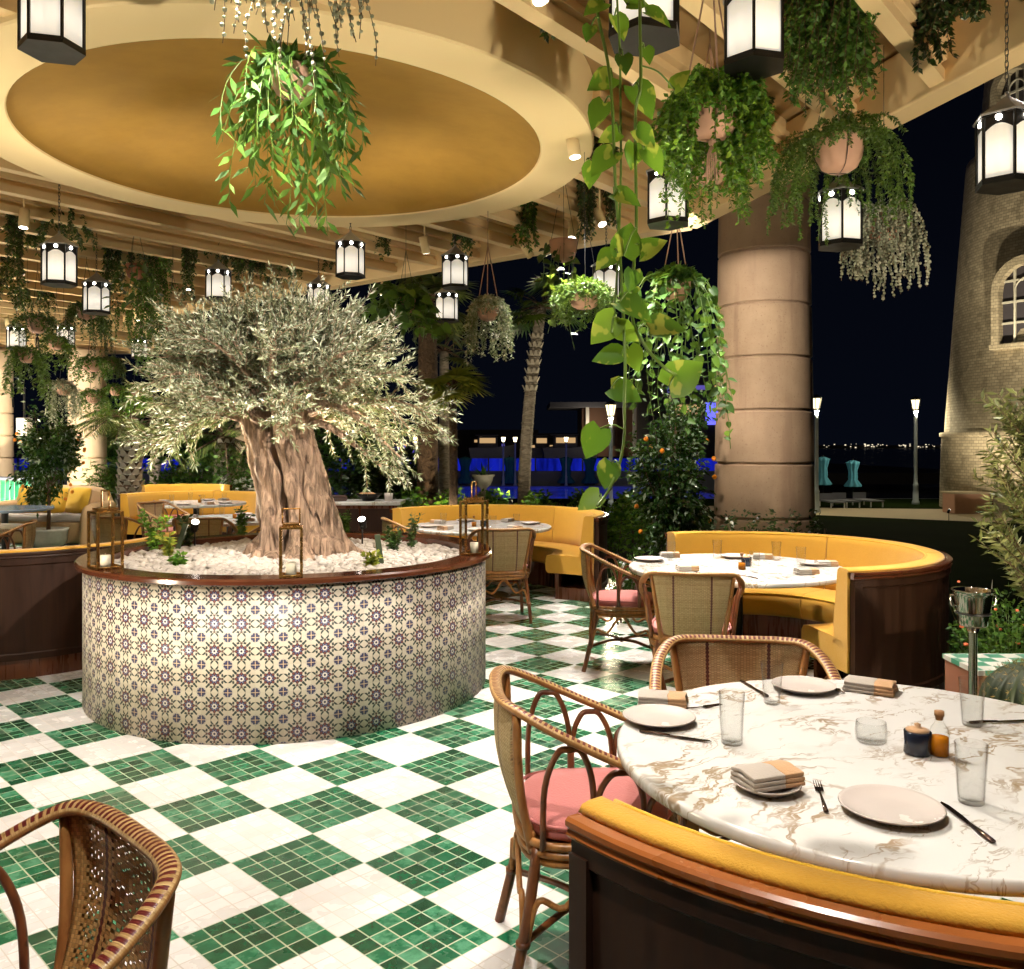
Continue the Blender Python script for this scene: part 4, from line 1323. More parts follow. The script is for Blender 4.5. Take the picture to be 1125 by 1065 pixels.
for i in range(96):
    u = (i+.5)/96
    az = i*2.39996+R.uniform(-.2, .2)
    el = math.radians(-10+96*u**.88+R.uniform(-7, 7))
    wide = .62 if math.cos(az) < -.2 else 1.0
    d = V((math.cos(az)*math.cos(el), math.sin(az)*math.cos(el)*.9, math.sin(el)))
    Lm = (.94+.07*abs(math.cos(az)))*R.uniform(.80, 1.10)*(1-.40*max(0, math.sin(el)))*(wide+(1-wide)*max(0, math.sin(el)))
    if el < .1: Lm *= (.62 if abs(math.cos(az)) < .6 else .95)
    p = top+V((math.cos(az)*.16, math.sin(az)*.12, R.uniform(-.12, .06) if el < .4 else .05))
    pts = [p]; n = 10; dd = V((d.x, d.y, d.z+ (.45 if el < .2 else .12))).normalized()
    for k in range(n):
        dd = (dd+V((R.gauss(0, .10), R.gauss(0, .10), R.gauss(0, .09)-(.085 if el < .5 else .03)))).normalized()
        pts.append(pts[-1]+dd*(Lm/n))
    br.tube(pts, [.026*(1-.85*k/n)*(1 if i % 3 else 1.3) for k in range(n+1)], 6)
    for k in range(2, n+1):
        for m in range((3 if k > 5 else 2) if (i+k) % 4 else 1):
            o = V((R.gauss(0, 1), R.gauss(0, 1), R.gauss(0, .8)+.1)).normalized()
            ax = (pts[k]-pts[k-1]).normalized()
            twig(pts[k-1].lerp(pts[k], R.random()), (ax*1.0+o*.75+V((0, 0, .12))).normalized(), R.uniform(.16, .34))
br.build('branches', M['bark_olive'], t)
lf.build('crown', M['leaf_olive'], t)

# ---------------------------------------------------------------- sprigs, label sticks, spots and brass lanterns in the planter
def sprig(name, label, loc, h, n, mat, L=.05, W=.022, spread=.10, cat='plant', group=None, stems=5):
    t = thing(name, label, cat, loc, 0, group); mb = MB(); st = MB()
    for i in range(stems):
        a = R.uniform(0, 2*PI); e = V((math.cos(a)*spread*R.random(), math.sin(a)*spread*R.random(), h*R.uniform(.6, 1)))
        pts = spline([(0, 0, 0), V((e.x*.3, e.y*.3, e.z*.5)), e], 5)
        st.tube(pts, [.0032-.0002*k for k in range(len(pts))], 4)
        for k in range(n):
            s = .12+.88*k/n; q = pts[min(len(pts)-1, int(s*(len(pts)-1)))]
            d = V((R.gauss(0, 1), R.gauss(0, 1), R.uniform(.1, .9)))
            mb.leaf(q, d, L*R.uniform(.7, 1.2), W*R.uniform(.8, 1.2), droop=.15)
    st.build('stem', M['stem_green'], t); mb.build('foliage', M[mat], t)
    return t
for px, py, h, n, mat, lab in (
    (170, 606, .30, 26, 'leaf_bright', 'tall bright green sprig at the left of the gravel bed'),
    (186, 612, .17, 16, 'leaf_yellow', 'low yellow green sprig beside the tilted stick on the gravel'),
    (205, 600, .20, 18, 'leaf_dark', 'dark leafy sprig around the left spotlight on the gravel'),
    (265, 588, .24, 16, 'leaf_mid', 'thin upright sprig left of the olive roots'),
    (341, 612, .16, 10, 'leaf_yellow', 'forked yellow green seedling just right of the middle brass lantern'),
    (372, 604, .11, 10, 'leaf_mid', 'small seedling at the right foot of the olive trunk'),
    (380, 588, .20, 18, 'leaf_mid', 'leafy sprig between the olive trunk and the bright spotlight'),
    (408, 624, .09, 14, 'leaf_yellow', 'spiky yellow plant at the front rim of the gravel bed'),
    (433, 606, .16, 18, 'leaf_dark', 'dark sprig right of the tilted stick at the right of the bed'),
    (452, 602, .24, 14, 'leaf_dark', 'wispy dark twigs in front of the left chair of the far table'),
    (196, 622, .08, 14, 'leaf_bright', 'tiny bright seedling near the front left rim of the planter')):
    g = G(px, py, .85); sprig('leafy_sprig', lab, (g.x, g.y, .84), h*1.25, int(n*1.6), mat, .05, .022, h*.6, 'plant', 'sprigs growing in the gravel bed')
for px, py, lean, lab in ((195, 605, .30, 'flat green marker stick leaning right on the left gravel'), (419, 622, -.14, 'flat dark marker stick standing on the right gravel')):
    g = G(px, py, .85); mb = MB(); mb.box((0, 0, .09), (.035, .012, .20)); mb.add([(-.0175, 0, 0), (.0175, 0, 0), (0, 0, -.05)], [(0, 1, 2)])
    tag(mb.build('marker_stick', M['cactus'], None, (g.x, g.y, .86), rot=(0, lean, .2), bevel=.003), lab, 'marker', 'marker sticks in the gravel')
def spike_spot(px, py, Y, lab, zbase=.85, aim=(0, 0, 1), rz=0.0, power=0, cone=70, col=(1, .86, .62), grp='spotlights in the gravel bed', zhead=None, tgt=None, soft=.03):
    g = P(px, py, Y); h = g.z-zbase
    t = thing('spike_spotlight', lab, 'spotlight', (g.x, g.y, zbase), 0, grp)
    mb = MB(); mb.tube([(0, 0, 0), (0, 0, h-.03)], .006, 6); mb.tube([(0, 0, h-.05), (0, 0, h-.02)], .016, 8); mb.build('spike', M['black_metal'], t)
    d = (V(tgt)-V((g.x, g.y, zbase+h))).normalized() if tgt else V(aim).normalized()
    c = V((0, 0, h))
    mb = MB(); mb.tube([c-d*.055, c-d*.05, c+d*.03], [.018, .027, .030], 14); mb.build('housing', M['black_metal'], t)
    mb = MB(); mb.tube([c+d*.030, c+d*.034], .026, 14); mb.build('lens', M['bulb'], t)
    if power:
        L = bpy.data.lights.new('spot', 'SPOT'); L.energy = power; L.spot_size = math.radians(cone); L.spot_blend = .8; L.color = col; L.shadow_soft_size = soft
        lo = bpy.data.objects.new('spot', L); COL.objects.link(lo); lo.parent = t
        lo.location = c+d*.05; lo.rotation_euler = d.to_track_quat('-Z', 'Y').to_euler()
def rim_lantern(px, py0, ang, lab, s=1.0):
    g = V((PX+1.255*math.cos(ang), PY+1.255*math.sin(ang), .894))
    t = thing('brass_lantern', lab, 'lantern', g, ang+PI/2, 'brass lanterns on the planter rim')
    w, h = .155*s, .33*s
    fr = MB(); b = .009
    for sx in (-1, 1):
        for sy in (-1, 1): fr.box((sx*(w/2-b), sy*(w/2-b), h/2), (2*b*.8, 2*b*.8, h))
    for z in (b*.7, h-b*.7):
        for sg in (-1, 1):
            fr.box((0, sg*(w/2-b), z), (w-4*b*.8-.001, 2*b*.8, 1.4*b)); fr.box((sg*(w/2-b), 0, z), (2*b*.8, w-4*b*.8-.001, 1.4*b))
    fr.box((0, 0, .004), (w-.02, w-.02, .006)); fr.box((0, 0, h+.012), (w*.7, w*.7, .012)); fr.build('frame', M['brass'], t, bevel=.0015)
    gl = MB(); e = w/2-b
    for a in range(4):
        m = Matrix.Rotation(a*PI/2, 3, 'Z')
        gl.add([m @ V((-e, -e+.001, .02)), m @ V((e, -e+.001, .02)), m @ V((e, -e+.001, h-.02)), m @ V((-e, -e+.001, h-.02))], [(0, 1, 2, 3)], smooth=False)
    gl.build('panes', M['glass'], t)
    hd = MB(); hd.tube([(-w*.36, 0, h+.015), (-w*.36, 0, h+.115*s), (w*.36, 0, h+.115*s), (w*.36, 0, h+.015)], .0055, 6); hd.build('handle', M['brass'], t)
    cd = MB(); cd.lathe([(0, .008), (.028, .008), (.028, .075), (0, .072)], 16); cd.tube([(0, 0, .072), (0, 0, .085)], .0015, 4); cd.build('candle', M['candle_wax'], t)
rim_lantern(123, 545, math.radians(226), 'brass framed glass lantern on the left of the planter rim')
rim_lantern(317, 578, math.radians(-77.0), 'small brass framed lantern on the front of the planter rim before the trunk', .82)
rim_lantern(511, 545, math.radians(-11), 'tall brass framed lantern on the right of the planter rim', 1.06)

# ================================================================ hanging plants
def strand_leaves(lf, pts, L, W, gap, jit=.9, droop=.1, size_fall=0.0):
    acc = 0; tot = 0
    for i in range(1, len(pts)):
        seg = pts[i]-pts[i-1]; l = seg.length
        if l < 1e-6: continue
        d = seg/l; k = acc
        while k < l:
            q = pts[i-1]+d*k
            o = V((R.gauss(0, 1), R.gauss(0, 1), R.gauss(0, .5)))
            o = (o-d*o.dot(d)); o.normalize()
            s = R.uniform(.7, 1.25)
            lf.leaf(q, d*.45+o*jit, L*s, W*s, droop=droop)
            k += gap*R.uniform(.7, 1.3)
        acc = k-l
def fall(p, out, L, n=8, wob=.03, lift=.06, reach=.12):
    """strand that leaves p in direction out, then hangs down for length L"""
    pts = []
    wx, wy = R.uniform(0, 6), R.uniform(0, 6)
    for i in range(n+1):
        t = i/n
        r = reach*(1-math.exp(-3.2*t))
        z = lift*math.sin(min(1, t*4)*PI*.5)*(1-t)-L*t**1.15*(1 if t > .0 else 0)
        pts.append(p+V((out.x*r+wob*math.sin(wx+t*5)*t, out.y*r+wob*math.sin(wy+t*4.3)*t, z)))
    return pts
def hanging_pot(label, px, py, Y, dia, style, drop, reach, n, mat, L=.04, W=.014, gap=.016, pot='terracotta', cords='macrame', top=None, group='hanging plant pots', squat=.75, bush=0, lift=.06, tassel=False, seed=None, offx=0.0, stemmat='stem_green'):
    c = P(px, py, Y); r = dia/2; hgt = dia*squat
    z0 = -hgt/2
    t = thing('hanging_plant', label, 'hanging plant', (c.x, c.y, c.z+z0), 0, group)
    mb = MB()
    mb.lathe([(0, 0), (r*.45, .0), (r*.72, hgt*.12), (r*.92, hgt*.42), (r, hgt*.85), (r*1.0, hgt), (r*.93, hgt), (r*.9, hgt*.84), (0, hgt*.82)], 28)
    mb.build('pot', M[pot], t)
    if cords:
        mb = MB(); zt = (top if top else 3.96)-(c.z+z0)
        zk = min(zt-.05, hgt+dia*2.4)
        for k in range(3):
            a = 2*PI*k/3+.5
            mb.tube(spline([(0, 0, -.012), (math.cos(a)*r*.75, math.sin(a)*r*.75, hgt*.12), (math.cos(a)*r*1.04, math.sin(a)*r*1.04, hgt*.8), (math.cos(a)*r*.8, math.sin(a)*r*.8, hgt+dia*.5), (0, 0, zk)], 5), .0042 if cords == 'macrame' else .002, 5)
        mb.tube([(0, 0, zk), (0, 0, zt)], .0035 if cords == 'macrame' else .0018, 5)
        if tassel:
            mb.ball((0, 0, -.02), .016, 8, 6)
            for k in range(14):
                a = 2*PI*k/14
                mb.tube([(0, 0, -.02), (math.cos(a)*.018, math.sin(a)*.018, -.07), (math.cos(a)*R.uniform(.01, .032), math.sin(a)*R.uniform(.01, .032), -R.uniform(.15, .2))], .0028, 4)
        mb.build('cords', M['macrame' if cords == 'macrame' else 'dark_steel'], t)
    lf = MB(); st = MB()
    for i in range(n):
        a = 2*PI*(i+R.uniform(0, .8))/n; q = r*R.uniform(.35, .95)
        front = style == 'bush' and math.sin(a) < -.70 and R.random() < .92
        p = V((math.cos(a)*q, math.sin(a)*q, hgt*.86)); out = V((math.cos(a)+offx, math.sin(a), 0))
        Ls = drop*(R.uniform(.35, 1.0) if R.random() < .75 else R.uniform(.8, 1.25))
        if front: Ls = hgt*R.uniform(.2, .62)
        pts = fall(p, out, Ls, 8, .02 if style != 'vine' else .05, lift*R.uniform(.5, 1.4), reach*R.uniform(.6, 1.25))
        st.tube(pts, .0016 if style != 'vine' else .0028, 4)
        if style == 'pearls':
            for k in range(1, len(pts)):
                m = max(1, int((pts[k]-pts[k-1]).length/gap))
                for e in range(m):
                    s = pts[k-1].lerp(pts[k], e/m)
                    lf.ball(s+V((R.gauss(0, .004), R.gauss(0, .004), 0)), L*R.uniform(.35, .6), 5, 3)
        elif style == 'vine':
            for k in range(1, len(pts)):
                m = max(1, int((pts[k]-pts[k-1]).length/gap))
                for e in range(m):
                    s = pts[k-1].lerp(pts[k], e/m)
                    d = V((R.gauss(0, 1), R.gauss(0, 1), R.uniform(-1.2, .2)))
                    s2 = R.uniform(.6, 1.2); lf.bigleaf(s, d, V((R.gauss(0, .4), -.7+R.gauss(0, .4), .8)), L*s2, W*s2)
        else:
            strand_leaves(lf, pts, L, W, gap, .9 if style == 'bush' else .45)
    for i in range(bush):
        a = R.uniform(0, 2*PI); e = R.random()**.5; z = hgt*.85
        p = V((math.cos(a)*e*r*1.05, math.sin(a)*e*r*1.05, z+dia*.42*math.sqrt(max(0, 1-e*e))*R.uniform(.2, 1)))
        lf.leaf(p, V((math.cos(a)*e+R.gauss(0, .5), math.sin(a)*e+R.gauss(0, .5), R.uniform(-.2, .9))), L*R.uniform(.8, 1.5), W*R.uniform(.8, 1.4), droop=.2)
    st.build('stems', M[stemmat], t); lf.build('foliage', M[mat], t)
    return t
# the big ones near the viewer
hanging_pot('leafy hanging plant with long flat green fronds before the ochre dome', 322, 92, 3.6, .19, 'drape', .50, .17, 42, 'leaf_mid', .080, .024, .030, cords='wire', bush=110, lift=.10, squat=.6)
hanging_pot('string of pearls whose dotted strands hang down from the top edge over the dome', 328, -38, 3.0, .22, 'pearls', .34, .15, 40, 'leaf_silver', .017, .01, .021, cords='wire', stemmat='stem_brown')
hanging_pot('bright green bushy plant in a large knotted macrame pot', 782, 128, 3.8, .25, 'bush', .31, .13, 210, 'leaf_bright', .027, .016, .0065, bush=1300, tassel=True, lift=.09)
hanging_pot('smaller macrame pot hanging just behind and below the bright green bushy one', 780, 183, 5.0, .25, 'bush', .34, .14, 70, 'leaf_bright', .030, .013, .009, bush=160)
hanging_pot('terracotta pot draped with rope-like dark green stems by the stone column', 922, 170, 4.75, .26, 'bush', .40, .25, 90, 'leaf_fern', .020, .010, .0036, cords='wire', lift=.10, squat=.72)
hanging_pot('silvery beaded plant hanging beside the lantern right of the stone column', 971, 248, 5.2, .22, 'pearls', .38, .13, 130, 'leaf_silver', .020, .01, .0165, cords='wire', bush=120, lift=.10, stemmat='stem_brown')
hanging_pot('terracotta pot with a vine trailing off its left side at the roof edge', 619, 276, 7.5, .24, 'vine', .75, .10, 8, 'leaf_dark', .085, .075, .085, cords='wire', offx=-.9)
hanging_pot('round fuzzy green plant hanging left of the long vine', 642, 328, 6.0, .23, 'bush', .20, .11, 150, 'leaf_fern', .030, .012, .008, bush=700, cords='wire', squat=.62)
hanging_pot('grey silvery drooping plant hanging right of two stacked lanterns', 536, 342, 7.5, .20, 'bush', .42, .12, 110, 'leaf_silver', .030, .014, .011, cords='macrame', bush=260)
hanging_pot('plant with big glossy leaves hanging above the right of the olive crown', 446, 336, 8.0, .18, 'vine', .34, .26, 30, 'leaf_mid', .115, .095, .085, cords='wire', lift=.2)
hanging_pot('large tangled vine in a macrame pot right of the long bright vine', 743, 318, 6.0, .20, 'vine', .95, .24, 34, 'leaf_mid', .070, .058, .050, lift=.14, bush=420)
# the crowd on the left
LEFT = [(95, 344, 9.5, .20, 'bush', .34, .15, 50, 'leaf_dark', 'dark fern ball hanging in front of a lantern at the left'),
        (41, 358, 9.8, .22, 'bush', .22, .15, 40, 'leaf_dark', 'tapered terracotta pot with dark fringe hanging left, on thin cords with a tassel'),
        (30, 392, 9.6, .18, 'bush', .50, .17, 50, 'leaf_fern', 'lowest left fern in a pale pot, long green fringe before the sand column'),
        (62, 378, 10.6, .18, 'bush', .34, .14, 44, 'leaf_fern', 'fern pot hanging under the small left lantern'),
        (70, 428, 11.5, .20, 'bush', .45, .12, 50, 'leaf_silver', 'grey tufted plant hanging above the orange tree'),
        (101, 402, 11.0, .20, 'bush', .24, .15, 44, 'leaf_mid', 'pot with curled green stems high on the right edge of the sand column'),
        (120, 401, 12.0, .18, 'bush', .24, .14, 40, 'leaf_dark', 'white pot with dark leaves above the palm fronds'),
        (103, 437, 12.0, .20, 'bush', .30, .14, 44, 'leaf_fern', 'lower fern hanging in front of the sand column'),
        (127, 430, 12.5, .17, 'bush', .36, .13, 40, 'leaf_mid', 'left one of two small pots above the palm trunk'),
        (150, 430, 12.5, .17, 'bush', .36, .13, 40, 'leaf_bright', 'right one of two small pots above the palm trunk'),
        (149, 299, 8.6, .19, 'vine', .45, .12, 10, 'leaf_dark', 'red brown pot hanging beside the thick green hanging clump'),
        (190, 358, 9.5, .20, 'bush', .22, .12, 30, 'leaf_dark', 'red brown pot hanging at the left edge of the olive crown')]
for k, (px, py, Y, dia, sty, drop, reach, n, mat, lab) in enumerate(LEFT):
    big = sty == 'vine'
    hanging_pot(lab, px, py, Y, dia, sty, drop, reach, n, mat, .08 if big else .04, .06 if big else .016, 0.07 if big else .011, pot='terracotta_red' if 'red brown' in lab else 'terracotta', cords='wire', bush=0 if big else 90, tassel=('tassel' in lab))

# ---------------------------------------------------------------- trailing clumps fixed to the ceiling
CL = [(8, 262, 330, 12, 'leftmost clump at the picture edge, above the small far-left lantern'),
      (26, 290, 345, 12, 'clump hanging straight above the tapered terracotta pot with fringe'),
      (50, 300, 352, 12, 'clump between the tapered terracotta pot and its neighbour fern pot'),
      (80, 318, 350, 10, 'small clump between two left lanterns, above the lower fern'),
      (112, 330, 392, 14, 'clump hanging in front of the sand column, right of the dark fern ball'),
      (138, 318, 372, 14, 'clump under the red brown pot, left of the thick green clump'),
      (150, 252, 292, 14, 'clump with its tip on the rim of the red brown pot'),
      (180, 254, 300, 14, 'clump behind the upper right of the thick green clump'),
      (236, 252, 282, 13, 'clump straight above the lantern over the upper left of the crown'),
      (270, 262, 312, 14, 'clump over the crown between two dark tufts'),
      (314, 266, 300, 13, 'clump left of the thin tuft by the lantern at the crown top'),
      (362, 268, 298, 12, 'clump between the crown-top lantern and the lantern under the dome ring'),
      (16, 203, 330, 13, 'long thin clump trailing from the slats at the far left edge'),
      (37, 232, 276, 12, 'short clump second from the left edge under the slats'),
      (58, 258, 292, 12, 'small clump just left above the large left lantern'),
      (72, 210, 264, 36, 'wide dark clump directly above the large left lantern'),
      (91, 282, 304, 9, 'tiny clump right of the large left lantern'),
      (109, 270, 302, 8, 'tiny clump above the second left lantern'),
      (124, 252, 336, 14, 'ragged clump between the second left lantern and the red brown pot'),
      (165, 262, 398, 26, 'thick long green clump trailing left of the olive crown'),
      (208, 246, 326, 12, 'thin long clump left of the lantern above the olive crown'),
      (190, 284, 318, 12, 'small dark clump between the thick green one and the thin long one'),
      (224, 270, 288, 12, 'short tuft above the lantern over the olive crown'),
      (256, 254, 294, 15, 'dark tuft under the dome ring, right of the lantern over the crown'),
      (283, 268, 302, 12, 'dark tuft over the middle of the olive crown'),
      (300, 286, 318, 16, 'low dark tuft touching the top of the olive crown'),
      (326, 272, 300, 10, 'thin tuft left of the lantern at the top of the crown'),
      (338, 250, 262, 10, 'tiny tuft at the lower edge of the dome ring'),
      (421, 243, 284, 14, 'dark tuft right of the lantern under the dome ring'),
      (400, 262, 282, 9, 'tiny tuft just right of that lantern, close to the roof edge'),
      (496, 230, 262, 12, 'left half of the clump above the pair of lanterns'),
      (509, 231, 282, 20, 'bushy clump falling over the top of the pair of lanterns'),
      (577, 208, 276, 23, 'full green clump hanging between two slats right of the dome'),
      (644, 188, 264, 18, 'long clump beside the cylinder spotlight'),
      (664, 118, 185, 30, 'very dark block of leaves right of the dome ring'),
      (672, 196, 250, 14, 'thin clump behind the long bright vine'),
      (606, -12, 40, 25, 'clump with beads of leaf at the top edge, right of the dome'),
      (632, -20, 14, 20, 'short clump at the top edge left of the large top lantern'),
      (468, -14, 9, 30, 'short clump at the top edge over the dome ring'),
      (704, 42, 60, 26, 'tuft showing under the large top lantern'),
      (838, 108, 136, 14, 'tuft at the slat end right of the bright macrame pot'),
      (1024, -26, 68, 36, 'dark clump at the slat end near the top right corner'),
      (1062, -30, 22, 34, 'dark clump at the top right edge of the picture'),
      (460, 283, 300, 8, 'tiny tuft left of the pair of lanterns, near the roof edge')]
def clump(px, y0, y1, w, lab, Y=None, n=None, mat='leaf_dark', L=.036, W=.019, gap=.0085):
    if Y is None: Y = 2.36*F/(HY-y0)
    Y = max(3.3, Y)
    top = V(((px-CX)/F*Y, Y, ZC-.004)); bot = P(px, y1, Y).z; H = top.z-bot
    t = thing('trailing_plant', lab, 'trailing plant', top, 0, 'leaf clumps trailing from the ceiling')
    ww = w/F*Y*.5; lf = MB(); st = MB(); n = n or max(7, int(w*1.0))
    for i in range(n):
        a = R.uniform(0, 2*PI); q = ww*R.random()**.6
        p = V((math.cos(a)*q*.8, math.sin(a)*q*.8, 0)); h = H*(R.uniform(.35, 1) if i else 1.0)
        pts = [p]; m = 7
        dx, dy = math.cos(a)*ww*.5, math.sin(a)*ww*.5
        for k in range(1, m+1):
            s = k/m; pts.append(p+V((dx*s+.018*math.sin(s*6+a), dy*s+.018*math.sin(s*5+a*2), -h*s)))
        st.tube(pts, .0018, 4)
        strand_leaves(lf, pts, L, W, gap, .9, .2)
    mb = MB(); mb.box((0, 0, -.008), (max(.05, ww*1.2), max(.05, ww*1.2), .014)); mb.build('fixing', M['black_metal'], t)
    st.build('stems', M['stem_brown'], t); lf.build('foliage', M[mat], t)
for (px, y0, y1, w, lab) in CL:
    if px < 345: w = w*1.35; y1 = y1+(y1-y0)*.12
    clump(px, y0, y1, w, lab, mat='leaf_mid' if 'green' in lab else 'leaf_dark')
clump(912, -60, 118, 84, 'big cascading bush of small leaves at the top right, between two slats', Y=4.3, n=150, mat='leaf_mid', L=.032, W=.018, gap=.0085)

# ---------------------------------------------------------------- the long bright vine in front
YV = 2.6
t = thing('pothos_vine', 'long bright green vine with big heart-shaped leaves hanging down in the foreground', 'vine', P(690, 0, YV), 0)
o0 = P(690, 0, YV)
def pv(x, y, dy=0.0): return P(x, y, YV+dy)-o0
mb = MB(); mb.lathe([(0, 0), (.06, 0), (.10, .10), (.105, .15), (.095, .15), (.09, .13), (0, .125)], 24, c=tuple(pv(690, -62))); mb.build('pot', M['terracotta'], t)
pt = pv(690, -62); mb = MB()
for k in range(3):
    a = k*2.1; mb.tube([pt+V((math.cos(a)*.105, math.sin(a)*.105, .13)), pt+V((0, 0, .36)), ], .003, 5)
mb.tube([pt+V((0, 0, .36)), V((pt.x, pt.y, ZC-o0.z))], .003, 5); mb.build('cords', M['macrame'], t)
STR = [[(672, -112), (654, -40), (656, 10), (668, 70), (673, 120), (676, 200), (680, 260), (684, 330), (687, 400), (686, 440), (686, 480), (680, 512), (668, 540), (656, 556)],
       [(705, -112), (707, -50), (703, 0), (704, 90), (698, 130), (699, 250), (694, 340), (706, 376), (730, 404), (748, 414)],
       [(688, -112), (676, -60), (678, 0), (681, 60), (682, 190), (678, 300), (672, 365)],
       [(720, -110), (730, -60), (722, -10)]]
for k, s in enumerate(STR):
    mb = MB(); pts = spline([pv(x, y, .05*math.sin(i*1.3+k)) for i, (x, y) in enumerate(s)], 6)
    mb.tube(pts, .0048 if k < 2 else .0035, 7); mb.build('stem', M['stem_green'], t)
LV = [(654, 8, 44, 200), (700, 4, 42, 20), (723, 19, 50, -15), (681, 29, 46, -60), (647, 36, 30, 250), (686, 70, 36, -80), (661, 90, 52, 200), (706, 110, 66, -50), (657, 126, 50, 235), (709, 151, 46, -30), (718, 176, 54, -40),
      (696, 171, 44, -95), (663, 178, 58, 215), (688, 218, 52, -10), (650, 192, 44, 250), (748, 88, 40, 60), (689, 264, 62, 80), (716, 272, 52, 40), (694, 308, 38, -100), (697, 340, 66, -20), (664, 362, 62, 215), (688, 366, 46, -20),
      (732, 360, 64, 15), (696, 394, 46, -60), (668, 392, 52, 175), (752, 412, 74, 45), (687, 432, 58, -10), (665, 286, 42, 215), (652, 486, 60, 240), (668, 522, 50, -110), (648, 551, 46, 200), (690, 318, 34, 200), (670, 150, 40, 190), (711, 60, 34, -70)]
mb = MB(); ps = MB()
def nearest(q):
    best = None
    for s in STR[:3]:
        for i in range(len(s)-1):
            for e in range(5):
                x = s[i][0]+(s[i+1][0]-s[i][0])*e/5; y = s[i][1]+(s[i+1][1]-s[i][1])*e/5
                d = (x-q[0])**2+(y-q[1]+12)**2
                if best is None or d < best[0]: best = (d, x, y)
    return best
for i, (x, y, sz, ang) in enumerate(LV):
    a = math.radians(ang); L = sz/F*YV*.64
    d3 = V((math.cos(a)*.85, R.uniform(-.35, .1), math.sin(a)*.85-.15)).normalized()
    nrm = V((R.uniform(-.35, .35), -.85, R.uniform(.25, .65)))
    cpt = pv(x, y, R.uniform(-.05, .05)); base = cpt-d3*L*.45
    mb.bigleaf(base, d3, nrm, L, L*.90, curl=.18, fold=.16)
    b = nearest((x, y)); sp = pv(b[1], b[2])
    ps = MB(); ps.tube(spline([sp, sp.lerp(base, .5)+V((0, -.01, .012)), base], 5), .0026, 6); ps.build('leaf_stalk', M['stem_green'], t)

mb.build('foliage', M['pothos'], t)

# ================================================================ lanterns
def lantern(px, pyb, w, lab, proto=[None]):
    Y = .22*F/w; c = P(px, pyb, Y)
    t = thing('hanging_lantern', lab, 'lantern', c, 0, 'hexagonal lanterns hanging from the canopy')
    r = .125; g = MB(); fr = MB(); rt = MB(); bl = MB(); ch = MB()
    hx = [V((r*math.cos(PI/3*k+.26), r*math.sin(PI/3*k+.26), 0)) for k in range(6)]
    z0, z1, z2, z3 = .020, .262, .305, .405
    for k in range(6):
        a, b = hx[k], hx[(k+1) % 6]; q = .955
        fr.bar(a+V((0, 0, z0)), a+V((0, 0, z2)), .0105, .0105)
        m = (a+b)/2
        # arched head of every pane and the band pierced by a small bulb
        e = (b-a).normalized(); L = (b-a).length; W = L-.010
        arc = [m+e*(-W/2+W*i/10)+V((0, 0, z1-.030+.030*math.sin(PI*i/10))) for i in range(11)]
        top = [m+e*(-W/2+W*i/10)+V((0, 0, z2)) for i in range(11)]
        fr.add(arc+top, [(i, i+1, 12+i, 11+i) for i in range(10)], smooth=False)
        fr.bar(a+V((0, 0, z2)), b+V((0, 0, z2)), .016, .012); fr.bar(a+V((0, 0, z0)), b+V((0, 0, z0)), .014, .014)
        n = m.normalized(); bc = m+n*.002+V((0, 0, (z1+z2)/2+.004))
        bl.tube([bc-n*.004, bc+n*.003], .0135, 12)
    fr.add([h*1.06+V((0, 0, 0)) for h in hx]+[h*1.06+V((0, 0, .016)) for h in hx], [(5, 4, 3, 2, 1, 0), (6, 7, 8, 9, 10, 11)]+[(k, (k+1) % 6, 6+(k+1) % 6, 6+k) for k in range(6)], smooth=False)
    fro = fr.build('frame', M['black_metal'], t)
    for k in range(6):
        a, b = hx[k]*.95, hx[(k+1) % 6]*.95
        pm = MB(); pm.add([a+V((0, 0, z0)), b+V((0, 0, z0)), b+V((0, 0, z1)), a+V((0, 0, z1))], [(0, 1, 2, 3)], smooth=False)
        pm.build('pane', M['pane'], fro)
    q = [h*1.13+V((0, 0, z2)) for h in hx]+[h*1.13+V((0, 0, z2+.008)) for h in hx]+[h*.55+V((0, 0, z2+.055)) for h in hx]+[h*.10+V((0, 0, z3)) for h in hx]
    rt.add(q, [(5, 4, 3, 2, 1, 0)]+[(6*j+k, 6*j+(k+1) % 6, 6*j+6+(k+1) % 6, 6*j+6+k) for j in range(3) for k in range(6)], smooth=False)
    rt.tube([(0, 0, z3-.006), (0, 0, z3+.02)], .010, 8); rt.build('roof', M['lantern_roof'], t)
    bl.build('bulbs', M['bulb'], t)
    zt = ZC-c.z-.004; z = z3+.02; k = 0
    while z < zt:
        L = min(.034, zt-z+.006); a = k*PI/2
        s = V((math.cos(a), math.sin(a), 0))*.007
        ch.tube([V((0, 0, z))+s*.6, V((0, 0, z+L*.25))+s, V((0, 0, z+L*.75))+s, V((0, 0, z+L))+s*.6, V((0, 0, z+L))-s*.6, V((0, 0, z+L*.75))-s, V((0, 0, z+L*.25))-s, V((0, 0, z))-s*.6], .0022, 4, closed=True)
        z += .027; k += 1
    ch.build('chain', M['dark_steel'], t)
